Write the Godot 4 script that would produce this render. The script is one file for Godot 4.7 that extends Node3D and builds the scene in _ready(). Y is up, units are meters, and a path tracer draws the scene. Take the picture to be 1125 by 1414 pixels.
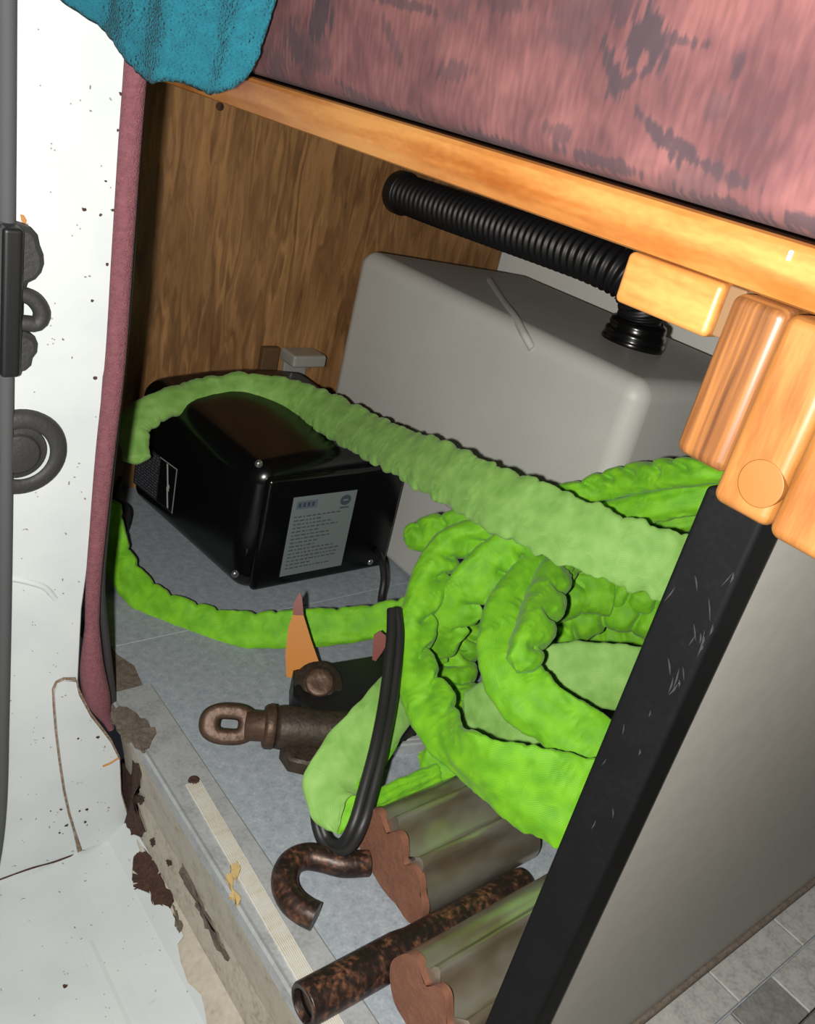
extends Node3D
# Under-seat locker of a camper van at night, lit by the camera's own flash.
# Axes: x runs into the van, y is up (0 = van floor), z runs along the door sill (towards the viewer's right). Metres.

const VIEW := Vector3(-0.6269, 0.4321, 0.6483)      # from the locker towards the viewer, used only as a lay direction for cloth
var M := {}

# ---------------------------------------------------------------- mesh building
class Shape:
	var v := PackedVector3Array()
	var uv := PackedVector2Array()
	var tri := PackedInt32Array()
	var grp := PackedInt32Array()
	var g := 0
	func vert(p: Vector3, t := Vector2.ZERO) -> int:
		v.append(p); uv.append(t); grp.append(g)
		return v.size() - 1
	# a net of rows of points; u wraps round when closed
	func net(rows: Array, closed := true):
		g += 1
		var n: int = rows[0].size()
		var m := n + 1 if closed else n
		var base := v.size()
		var along := 0.0
		var mid := Vector3.ZERO
		for i in rows.size():
			var row: PackedVector3Array = rows[i]
			var c := Vector3.ZERO
			for p in row: c += p
			c /= n
			if i > 0: along += c.distance_to(mid) if closed else row[n / 2].distance_to(rows[i - 1][n / 2])
			mid = c
			var across := 0.0
			for j in m:
				var p: Vector3 = row[j % n]
				if j > 0: across += p.distance_to(row[(j - 1) % n])
				vert(p, Vector2(across, along))
		for i in rows.size() - 1:
			for j in m - 1:
				var a := base + i * m + j
				tri.append_array([a, a + 1, a + m, a + 1, a + m + 1, a + m])
	func cap(row: PackedVector3Array, flip := false):
		g += 1
		var c := Vector3.ZERO
		for p in row: c += p
		c /= row.size()
		var k := vert(c, Vector2(c.z, c.y))
		var b := v.size()
		for p in row: vert(p, Vector2(p.z, p.y))
		for j in row.size():
			var q := b + (j + 1) % row.size()
			if flip: tri.append_array([k, q, b + j])
			else: tri.append_array([k, b + j, q])
	func lid(row: PackedVector3Array, flat: PackedVector2Array, flip := false):
		g += 1
		var b := v.size()
		for i in row.size(): vert(row[i], flat[i])
		var t := Geometry2D.triangulate_polygon(flat)
		for i in range(0, t.size(), 3):
			if flip: tri.append_array([b + t[i], b + t[i + 2], b + t[i + 1]])
			else: tri.append_array([b + t[i], b + t[i + 1], b + t[i + 2]])
	# rounded box
	func block(lo: Vector3, hi: Vector3, r: float, seg := 3, shape = null):
		g += 1
		var half := (hi - lo) / 2
		var mid := (hi + lo) / 2
		r = minf(r, minf(half.x, minf(half.y, half.z)) * 0.98)
		var axes := [[Vector3.RIGHT, Vector3.UP, Vector3.BACK], [Vector3.UP, Vector3.BACK, Vector3.RIGHT], [Vector3.BACK, Vector3.RIGHT, Vector3.UP]]
		for ax in axes:
			for s in [-1.0, 1.0]:
				var N: Vector3 = ax[0] * s
				var U: Vector3 = ax[1]
				var W: Vector3 = ax[2] * s
				var hu: float = absf(half.dot(U)); var hw: float = absf(half.dot(W)); var hn: float = absf(half.dot(N))
				var su := steps(hu, r, seg); var sw := steps(hw, r, seg)
				var b := v.size()
				for a in su:
					for c in sw:
						var p: Vector3 = N * hn + U * a + W * c
						var q := p.clamp(-(half - Vector3.ONE * r), half - Vector3.ONE * r)
						var d := p - q
						if r > 0.0 and d.length() > 1e-7: p = q + d.normalized() * r
						p += mid
						if shape != null: p = shape.call(p)
						vert(p, Vector2(p.z if absf(N.x) > 0.5 else p.x, p.y if absf(N.y) < 0.5 else p.z))
				var m := sw.size()
				for i in su.size() - 1:
					for j in m - 1:
						var k := b + i * m + j
						tri.append_array([k, k + m, k + 1, k + 1, k + m, k + m + 1])
	func steps(h: float, r: float, seg: int) -> Array:
		var out := []
		for i in seg + 1: out.append(-h + r * (1.0 - tan(PI / 4 * (1.0 - float(i) / seg))))
		var n := 4
		for i in range(1, n): out.append(lerpf(-h + r, h - r, float(i) / n))
		for i in seg + 1: out.append(h - r * (1.0 - tan(PI / 4 * float(i) / seg)))
		return out
	# flat outline pushed out along dir, its front edge bevelled
	func prism(outline: Array, to3: Callable, depth: Vector3, bevel := 0.0):
		var flat := PackedVector2Array(outline)
		var inner := flat
		if bevel > 0.0:
			var o := Geometry2D.offset_polygon(flat, -bevel, Geometry2D.JOIN_MITER)
			if o.size() > 0 and o[0].size() == flat.size():
				inner = o[0]
				var best := 0; var bd := 1e9
				for i in inner.size():
					var d := inner[i].distance_to(flat[0])
					if d < bd: bd = d; best = i
				var t := PackedVector2Array()
				for i in inner.size(): t.append(inner[(i + best) % inner.size()])
				inner = t
		var back := PackedVector3Array(); var edge := PackedVector3Array(); var front := PackedVector3Array()
		for i in flat.size():
			back.append(to3.call(flat[i]))
			edge.append(to3.call(flat[i]) + depth - depth.normalized() * bevel)
			front.append(to3.call(inner[i]) + depth)
		net([back, edge]); 
		if bevel > 0.0: net([edge, front])
		lid(back, flat, true); lid(front, inner)
	func tube(path: Array, radius, sides := 14, ends := true, ripple := 0.0, period := 0.01):
		var pts: PackedVector3Array = smooth(path, 0.004 if ripple == 0.0 else period / 6.0)
		var rows := []
		var up := Vector3.ZERO
		var s := 0.0
		for i in pts.size():
			var t := (pts[mini(i + 1, pts.size() - 1)] - pts[maxi(i - 1, 0)]).normalized()
			if up == Vector3.ZERO: up = t.cross(Vector3(0.31, 0.87, 0.4)).normalized()
			up = (up - t * up.dot(t)).normalized()
			var side := t.cross(up)
			if i > 0: s += pts[i].distance_to(pts[i - 1])
			var r: float = radius.call(float(i) / (pts.size() - 1)) if radius is Callable else radius
			if ripple > 0.0: r *= 1.0 - ripple * (0.5 + 0.5 * cos(TAU * s / period))
			var row := PackedVector3Array()
			for j in sides:
				var a := TAU * j / sides
				row.append(pts[i] + (up * cos(a) + side * sin(a)) * r)
			rows.append(row)
		net(rows)
		if ends: cap(rows[0], true); cap(rows[-1])
	static func smooth(path: Array, step: float) -> PackedVector3Array:
		var c := Curve3D.new()
		c.bake_interval = step
		for i in path.size():
			var a: Vector3 = path[maxi(i - 1, 0)]
			var b: Vector3 = path[mini(i + 1, path.size() - 1)]
			var p: Vector3 = path[i]
			var dir := (b - a).normalized()
			c.add_point(p, -dir * p.distance_to(a) / 3.0, dir * p.distance_to(b) / 3.0)
		return c.get_baked_points()
	func lathe(profile: Array, at: Vector3, axis: Vector3, sides := 40, squash := Vector2.ONE):
		var x := axis.cross(Vector3(0.13, 0.96, 0.21)).normalized()
		var y := axis.cross(x).normalized()
		var rows := []
		for p in profile:
			var row := PackedVector3Array()
			for j in sides:
				var a := TAU * j / sides
				row.append(at + axis * p.y + (x * cos(a) * squash.x + y * sin(a) * squash.y) * maxf(p.x, 0.00005))
			rows.append(row)
		net(rows)
	func mesh() -> ArrayMesh:
		var vol := 0.0
		for i in range(0, tri.size(), 3): vol += v[tri[i]].dot(v[tri[i + 1]].cross(v[tri[i + 2]]))
		if vol > 0.0:
			for i in range(0, tri.size(), 3):
				var q := tri[i]; tri[i] = tri[i + 1]; tri[i + 1] = q
		var sums := {}
		var keys := []
		keys.resize(v.size())
		for i in v.size(): keys[i] = Vector4i(roundi(v[i].x * 2e4), roundi(v[i].y * 2e4), roundi(v[i].z * 2e4), grp[i])
		for i in range(0, tri.size(), 3):
			var n := (v[tri[i + 2]] - v[tri[i]]).cross(v[tri[i + 1]] - v[tri[i]])
			for k in 3: sums[keys[tri[i + k]]] = sums.get(keys[tri[i + k]], Vector3.ZERO) + n
		var nrm := PackedVector3Array()
		for i in v.size():
			var n: Vector3 = sums.get(keys[i], Vector3.UP)
			nrm.append(n.normalized() if n.length() > 1e-14 else Vector3.UP)
		var a := []
		a.resize(Mesh.ARRAY_MAX)
		a[Mesh.ARRAY_VERTEX] = v; a[Mesh.ARRAY_NORMAL] = nrm; a[Mesh.ARRAY_TEX_UV] = uv; a[Mesh.ARRAY_INDEX] = tri
		var am := ArrayMesh.new()
		am.add_surface_from_arrays(Mesh.PRIMITIVE_TRIANGLES, a)
		return am

# ---------------------------------------------------------------- scene tree
var taken := {}
func numbered(called: String) -> String:
	taken[called] = taken.get(called, -1) + 1
	return called if taken[called] == 0 else "%s_%03d" % [called, taken[called]]
func obj(called: String, s: Shape, material: Material, parent: Node = self) -> MeshInstance3D:
	var o := MeshInstance3D.new()
	o.name = numbered(called) if parent == self else called
	o.mesh = s.mesh()
	o.material_override = material
	o.cast_shadow = GeometryInstance3D.SHADOW_CASTING_SETTING_ON
	if parent != self: # meshes are written in scene coordinates; bring them to the thing's own base
		var w := Vector3.ZERO
		var p := parent
		while p is Node3D and p != self:
			w += p.position
			p = p.get_parent()
		o.position = -w
	parent.add_child(o, true)
	return o
func tag(o: Node, label: String, category: String, group := ""):
	o.set_meta("label", label); o.set_meta("category", category)
	if group: o.set_meta("group", group)
	return o
func thing(called: String, at: Vector3, label: String, category: String, group := "") -> Node3D:
	var o := Node3D.new()
	o.name = numbered(called); o.position = at
	add_child(o, true)
	tag(o, label, category, group)
	return o
func struct(o: Node, label := "", category := ""):
	o.set_meta("kind", "structure")
	if label: tag(o, label, category)
	return o
func shell(called: String, label: String, category: String) -> Node3D:
	var o := thing(called, Vector3.ZERO, label, category)
	o.set_meta("kind", "structure")
	return o

# ---------------------------------------------------------------- materials
func noise(seed_: int, freq: float, oct := 4) -> FastNoiseLite:
	var n := FastNoiseLite.new()
	n.seed = seed_; n.frequency = freq; n.noise_type = FastNoiseLite.TYPE_SIMPLEX_SMOOTH; n.fractal_octaves = oct
	return n
func paint(w: int, h: int, f: Callable) -> ImageTexture:
	var im := Image.create(w, h, true, Image.FORMAT_RGB8)
	for y in h:
		for x in w: im.set_pixel(x, y, f.call(x, y))
	im.generate_mipmaps()
	return ImageTexture.create_from_image(im)
func rgb(r: float, g: float, b: float) -> Color: return Color(r / 255.0, g / 255.0, b / 255.0)
func mat(c: Color, rough := 0.6, metal := 0.0, tex: Texture2D = null, scale := Vector3.ZERO) -> StandardMaterial3D:
	var m := StandardMaterial3D.new()
	m.albedo_color = c; m.roughness = rough; m.metallic = metal
	if tex:
		m.albedo_texture = tex
		if scale != Vector3.ZERO: m.uv1_scale = scale
	return m
func tri(m: StandardMaterial3D, s: float) -> StandardMaterial3D:
	m.uv1_triplanar = true; m.uv1_world_triplanar = true; m.uv1_scale = Vector3.ONE * s
	return m
func bumpy(m: StandardMaterial3D, freq: float, strength: float, seed_ := 5) -> StandardMaterial3D:
	var t := NoiseTexture2D.new()
	t.width = 256; t.height = 256; t.seamless = true; t.noise = noise(seed_, freq); t.as_normal_map = true; t.bump_strength = 6.0
	m.normal_enabled = true; m.normal_texture = t; m.normal_scale = strength
	return m
func speckled(colours: Array, freqs: Array, seed_: int, size := 256) -> ImageTexture:
	var gr := Gradient.new()
	gr.offsets = PackedFloat32Array(); gr.colors = PackedColorArray()
	for i in colours.size(): gr.add_point(float(i) / (colours.size() - 1), colours[i])
	var a := noise(seed_, freqs[0]).get_seamless_image(size, size)
	var b := noise(seed_ + 1, freqs[1]).get_seamless_image(size, size)
	return paint(size, size, func(x: float, y: float): return gr.sample(clampf(a.get_pixel(int(x), int(y)).r * 0.5 + b.get_pixel(int(x), int(y)).r * 0.5, 0, 1)))

func materials():
	# --- van paint: chalky white with sparse chips
	var spots := noise(11, 0.05); var fine := noise(12, 0.21, 2); var tone := noise(13, 0.008)
	M.white = tri(mat(Color.WHITE, 0.55, 0, paint(512, 512, func(x: float, y: float):
		var c := rgb(200, 206, 207).lerp(rgb(192, 199, 202), clampf(tone.get_noise_2d(x, y) + 0.4, 0, 1))
		if spots.get_noise_2d(x, y) > 0.46 and fine.get_noise_2d(x, y) > 0.50: c = rgb(96, 72, 58)
		return c)), 2.2)
	M.primer = tri(mat(Color.WHITE, 0.75, 0, speckled([rgb(128, 116, 100), rgb(172, 163, 148), rgb(188, 181, 168), rgb(164, 154, 140)], [0.02, 0.09], 21)), 5.0)
	M.rust = tri(mat(Color.WHITE, 0.95, 0, speckled([rgb(24, 17, 16), rgb(48, 31, 26), rgb(84, 56, 42), rgb(36, 27, 25)], [0.05, 0.16], 31)), 9.0)
	M.sealant = tri(mat(Color.WHITE, 0.9, 0, speckled([rgb(70, 58, 50), rgb(128, 108, 90), rgb(196, 188, 178)], [0.06, 0.2], 33)), 8.0)
	M.grime = tri(mat(Color.WHITE, 0.95, 0, speckled([rgb(58, 52, 46), rgb(96, 86, 76), rgb(132, 122, 110)], [0.05, 0.2], 35)), 7.0)
	M.vinyl = tri(mat(Color.WHITE, 0.62, 0, speckled([rgb(104, 112, 122), rgb(138, 146, 154), rgb(152, 159, 166), rgb(178, 184, 188)], [0.045, 0.16], 41)), 6.0)
	M.alu = tri(mat(Color.WHITE, 0.5, 0.25, speckled([rgb(136, 138, 138), rgb(164, 168, 170), rgb(180, 184, 187)], [0.02, 0.12], 45)), 6.0)
	M.alu_ribs = tri(mat(Color.WHITE, 0.45, 0.3, speckled([rgb(206, 196, 168), rgb(224, 221, 212), rgb(232, 231, 226)], [0.02, 0.1], 47)), 5.0)
	var drawn := noise(51, 0.02, 3)
	M.galv = mat(Color.WHITE, 0.33, 0.78, paint(256, 256, func(x: float, y: float):
		var t := clampf(0.62 + drawn.get_noise_2d(x, y * 0.6) * 1.1, 0, 1)
		return rgb(150, 136, 116).lerp(rgb(178, 172, 160), t)), Vector3(4, 4, 1))
	M.clay_rust = bumpy(tri(mat(Color.WHITE, 0.95, 0, speckled([rgb(98, 62, 46), rgb(116, 76, 58), rgb(128, 86, 66)], [0.03, 0.2], 55)), 6.0), 0.06, 0.15)
	M.rust_metal = bumpy(tri(mat(Color.WHITE, 0.42, 0.35, speckled([rgb(20, 19, 20), rgb(30, 26, 26), rgb(44, 32, 28), rgb(138, 92, 68), rgb(96, 64, 48)], [0.018, 0.09], 57)), 6.0), 0.06, 0.15)
	M.iron = bumpy(tri(mat(Color.WHITE, 0.55, 0.4, speckled([rgb(26, 24, 22), rgb(52, 46, 40), rgb(74, 62, 50), rgb(36, 32, 29)], [0.035, 0.14], 59)), 8.0), 0.06, 0.25)
	M.eye_iron = bumpy(tri(mat(Color.WHITE, 0.5, 0.45, speckled([rgb(36, 26, 23), rgb(72, 54, 44), rgb(92, 70, 56), rgb(46, 35, 30)], [0.035, 0.14], 61)), 8.0), 0.06, 0.2)
	M.black_gloss = mat(rgb(9, 10, 11), 0.22)
	M.black_plastic = mat(rgb(20, 20, 22), 0.45)
	M.rubber = bumpy(tri(mat(rgb(48, 47, 49), 0.62), 14.0), 0.05, 0.2)
	M.gasket = mat(rgb(74, 75, 78), 0.8)
	M.cord = mat(rgb(30, 30, 31), 0.5)
	M.steel = mat(rgb(190, 192, 194), 0.25, 0.9)
	M.edge = tri(mat(Color.WHITE, 0.55, 0, speckled([rgb(13, 14, 15), rgb(15, 16, 17), rgb(20, 21, 22)], [0.02, 0.15], 63)), 5.0)
	M.scuff = mat(rgb(36, 38, 41), 0.9)
	M.laminate = tri(mat(Color.WHITE, 0.55, 0, speckled([rgb(146, 144, 138), rgb(154, 152, 146), rgb(160, 158, 152)], [0.03, 0.3], 65)), 5.0)
	M.poly = tri(mat(Color.WHITE, 0.5, 0, speckled([rgb(176, 176, 172), rgb(182, 182, 178), rgb(188, 188, 184)], [0.008, 0.3], 67)), 3.0)
	M.backboard = mat(rgb(224, 224, 219), 0.8)
	# --- wood
	var g1 := noise(71, 0.012); var g2 := noise(72, 0.05); var g3 := noise(73, 0.16, 2)
	var panel := func(x: float, y: float):
		var warp := g1.get_noise_2d(x * 2.2, y * 0.35) * 60.0
		var a := g1.get_noise_2d((x + warp) * 2.4, y * 0.22)
		var b := g2.get_noise_2d((x + warp * 0.4) * 1.9, y * 0.12)
		var c := g3.get_noise_2d(x * 3.0, y * 0.1)
		var t := clampf(0.52 + a * 0.62 + b * 0.28 + c * 0.05, 0, 1)
		return rgb(112, 80, 50).lerp(rgb(190, 146, 98), t)
	M.panel_wood = mat(rgb(235, 228, 218), 0.55, 0, paint(768, 512, panel), Vector3(1.1, 1.5, 1))
	var plank := func(x: float, y: float):
		var a := g1.get_noise_2d(x * 0.5, y * 3.2)
		var b := g2.get_noise_2d(x * 0.16, y * 3.0)
		var c := g3.get_noise_2d(x * 0.5, y * 2.5)
		var t := clampf(0.56 + a * 0.8 + b * 0.45 + c * 0.16, 0, 1)
		return rgb(150, 80, 26).lerp(rgb(238, 174, 98), t)
	M.pine = mat(Color.WHITE, 0.4, 0, paint(512, 256, plank), Vector3(6, 22, 1))
	var dark := func(x: float, y: float):
		var a := g1.get_noise_2d(x * 4.2, y * 0.35)
		var b := g2.get_noise_2d(x * 2.6, y * 0.14)
		var t := clampf(0.60 + a * 0.9 + b * 0.55, 0, 1)
		return rgb(62, 34, 15).lerp(rgb(118, 76, 38), t)
	M.batten = mat(Color.WHITE, 0.42, 0, paint(256, 256, dark), Vector3(8, 4, 1))
	var golden := func(x: float, y: float):
		var a := g1.get_noise_2d(x * 1.6, y * 0.8)
		var b := g3.get_noise_2d(x * 1.2, y * 0.3)
		return rgb(100, 58, 22).lerp(rgb(122, 82, 40), clampf(0.6 + a * 0.9 + b * 0.2, 0, 1))
	M.golden = mat(Color.WHITE, 0.42, 0, paint(256, 256, golden), Vector3(14, 5.5, 1))
	var lipping := func(x: float, y: float):
		var a := g1.get_noise_2d(x * 0.7, y * 2.2)
		var b := g2.get_noise_2d(x * 0.3, y * 1.4)
		var c := g3.get_noise_2d(x * 1.5, y * 1.5)
		return rgb(118, 64, 22).lerp(rgb(158, 110, 58), clampf(0.58 + a * 0.85 + b * 0.4 + c * 0.15, 0, 1))
	M.lip = mat(Color.WHITE, 0.42, 0, paint(512, 256, lipping), Vector3(5, 5, 1))
	M.lip.uv1_triplanar = true; M.lip.uv1_world_triplanar = true
	M.stain = mat(rgb(178, 154, 104), 0.9)
	M.rust_run = mat(rgb(176, 122, 66), 0.9)
	M.plug = mat(rgb(116, 70, 26), 0.5)
	M.offcut = mat(rgb(88, 64, 38), 0.8)
	# --- cloth
	var nap := noise(81, 0.06, 2); var blot := noise(82, 0.010, 4); var ed := noise(83, 0.03, 3)
	# marks on the seat fabric: centre z, centre y, half length, half width, tilt
	var marks := [
		[-0.526, 0.724, 0.012, 0.015, -0.95, 0.90], [-0.551, 0.708, 0.020, 0.010, -0.69, 0.70], [-0.517, 0.698, 0.018, 0.005, -0.05, 0.35], [-0.578, 0.688, 0.013, 0.020, -0.49, 0.50], [-0.441, 0.737, 0.032, 0.003, -0.06, 0.60], [-0.448, 0.719, 0.014, 0.004, -0.72, 0.40], [-0.392, 0.710, 0.015, 0.005, 0.03, 0.45], [-0.287, 0.726, 0.015, 0.004, -0.86, 0.95], [-0.276, 0.733, 0.006, 0.008, -0.01, 1.00], [-0.266, 0.738, 0.013, 0.007, -0.96, 1.00], [-0.257, 0.739, 0.016, 0.003, -0.02, 0.70], [-0.273, 0.722, 0.014, 0.003, -2.56, 0.80], [-0.253, 0.704, 0.018, 0.003, -0.54, 0.90], [-0.238, 0.701, 0.012, 0.003, -0.27, 0.90], [-0.227, 0.697, 0.017, 0.003, -0.14, 0.80], [-0.208, 0.694, 0.013, 0.003, -0.07, 0.70], [-0.223, 0.733, 0.003, 0.005, 0.13, 0.60], [-0.225, 0.718, 0.009, 0.005, 0.02, 0.30], [-0.481, 0.686, 0.020, 0.003, -0.24, 0.60], [-0.449, 0.683, 0.040, 0.003, -0.01, 0.80], [-0.359, 0.683, 0.031, 0.003, -0.01, 0.70], [-0.311, 0.695, 0.011, 0.005, -0.06, 0.45], [-0.279, 0.687, 0.032, 0.003, -0.01, 0.70], [-0.208, 0.684, 0.029, 0.003, -0.01, 0.80], [-0.174, 0.686, 0.014, 0.003, -0.02, 0.80], [-0.289, 0.749, 0.006, 0.008, 0.02, 0.60], [-0.360, 0.743, 0.020, 0.004, -0.02, 0.40], [-0.314, 0.738, 0.006, 0.007, 0.10, 0.35]
	]
	M.velvet = mat(Color.WHITE, 0.95, 0, paint(1024, 320, func(x: float, y: float):
		var z := -0.80 + x / 1024.0
		var h := 0.681 + y / 320.0 * 0.32
		var streak := nap.get_noise_2d(x * 4.0, y * 0.7)
		var t := clampf(0.50 + blot.get_noise_2d(x * 1.7, y * 1.7) * 0.75 + streak * 0.30, 0, 1)
		var c := rgb(60, 33, 37).lerp(rgb(100, 62, 61), t)
		var dirt := clampf(blot.get_noise_2d(x * 1.1 + 900, y * 1.5) * 1.6 - 0.35, 0, 0.35)
		for m in marks:
			var d := Vector2(z - m[0], h - m[1]).rotated(-m[4])
			var q := Vector2(d.x / m[2], d.y / m[3]).length() + ed.get_noise_2d(x * 1.5, y * 1.0) * 0.6 + streak * 0.7
			dirt = maxf(dirt, clampf((1.05 - q) * 2.4, 0, 0.82) * m[5])
		return c.lerp(rgb(40, 31, 38), dirt)))
	M.edge.metallic_specular = 0.2
	M.trim = bumpy(tri(mat(Color.WHITE, 0.95, 0, speckled([rgb(84, 48, 56), rgb(116, 70, 78), rgb(136, 86, 94)], [0.05, 0.22], 85)), 9.0), 0.2, 0.5)
	M.towel = bumpy(tri(mat(Color.WHITE, 1.0, 0, speckled([rgb(6, 64, 78), rgb(12, 86, 102), rgb(22, 106, 120)], [0.04, 0.25], 87)), 8.0), 0.22, 0.9)
	var weave := noise(91, 0.008, 2); var thread := noise(92, 0.3, 2)
	var cloth := func(lo: Color, hi: Color): return func(x: float, y: float):
		var rib := 0.5 + 0.5 * sin(TAU * x / 8.0)
		var t := clampf(0.5 + weave.get_noise_2d(x, y) * 0.4 + (rib - 0.5) * 0.55 + thread.get_noise_2d(x * 3.0, y * 0.3) * 0.15, 0, 1)
		return lo.lerp(hi, t)
	M.lime = mat(Color.WHITE, 0.7, 0, paint(256, 256, cloth.call(rgb(84, 152, 10), rgb(128, 196, 20))), Vector3(18, 18, 1))
	M.pale_lime = mat(Color.WHITE, 0.7, 0, paint(256, 256, cloth.call(rgb(106, 156, 66), rgb(144, 186, 98))), Vector3(18, 18, 1))  # paler second lime, used on some of the hose lengths
	for m in [M.lime, M.pale_lime]: m.rim_enabled = true; m.rim = 0.25
	M.orange = mat(rgb(176, 108, 2), 0.5)
	M.red_tip = mat(rgb(108, 32, 12), 0.4)
	M.plate_label = mat(Color.WHITE, 0.35, 0, data_plate())
	M.warn_label = mat(Color.WHITE, 0.4, 0, warning_plate())
	M.tile_a = tri(mat(Color.WHITE, 0.5, 0, speckled([rgb(112, 112, 110), rgb(150, 150, 148), rgb(166, 166, 162)], [0.03, 0.12], 95)), 6.0)
	M.tile_b = tri(mat(Color.WHITE, 0.5, 0, speckled([rgb(84, 84, 82), rgb(110, 110, 107), rgb(132, 132, 128)], [0.03, 0.12], 97)), 6.0)
	M.clear_plastic = mat(rgb(150, 150, 144), 0.2)

func data_plate() -> ImageTexture:
	var im := Image.create(192, 256, true, Image.FORMAT_RGB8)
	im.fill(rgb(112, 121, 121))
	var ink := rgb(66, 76, 84)
	im.fill_rect(Rect2i(12, 14, 62, 26), rgb(92, 102, 114))     # maker's block, unreadable in the photograph
	for k in 4: im.fill_rect(Rect2i(18 + k * 13, 20, 8, 14), rgb(60, 68, 82))
	for y in range(-17, 18):
		for x in range(-17, 18):
			if x * x + y * y < 289 and not (absi(x) < 8 and absi(y) < 3): im.set_pixel(160 + x, 28 + y, ink)
	im.fill_rect(Rect2i(146, 50, 28, 5), ink)
	var r := RandomNumberGenerator.new()
	r.seed = 4
	for k in 15: # rows of small print
		var x := 12
		var end := 12 + r.randi_range(70, 165)
		while x < end:
			var w := r.randi_range(4, 15)
			im.fill_rect(Rect2i(x, 62 + k * 12, w, 4), rgb(70, 78, 80))
			x += w + 4
	im.generate_mipmaps()
	return ImageTexture.create_from_image(im)
func warning_plate() -> ImageTexture:
	var im := Image.create(224, 192, true, Image.FORMAT_RGB8)
	im.fill(rgb(46, 48, 54))
	var r := RandomNumberGenerator.new()
	r.seed = 8
	for k in 15: # rows of small print
		var x := 8
		while x < 126:
			var w := r.randi_range(5, 18)
			im.fill_rect(Rect2i(x, 10 + k * 12, mini(w, 132 - x), 5), rgb(92, 96, 102))
			x += w + 5
	im.fill_rect(Rect2i(136, 4, 84, 184), rgb(10, 11, 13))
	im.fill_rect(Rect2i(132, 0, 92, 5), rgb(150, 152, 152))
	im.fill_rect(Rect2i(219, 0, 5, 192), rgb(150, 152, 152))
	for y in 176: # the lightning bolt
		var cx := 168.0 + (y if y < 92 else y - 20) * 0.16
		var w := 13 if absi(y - 92) < 14 else 8
		im.fill_rect(Rect2i(int(cx), 8 + y, w, 1), rgb(186, 192, 184))
	im.generate_mipmaps()
	return ImageTexture.create_from_image(im)

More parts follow.
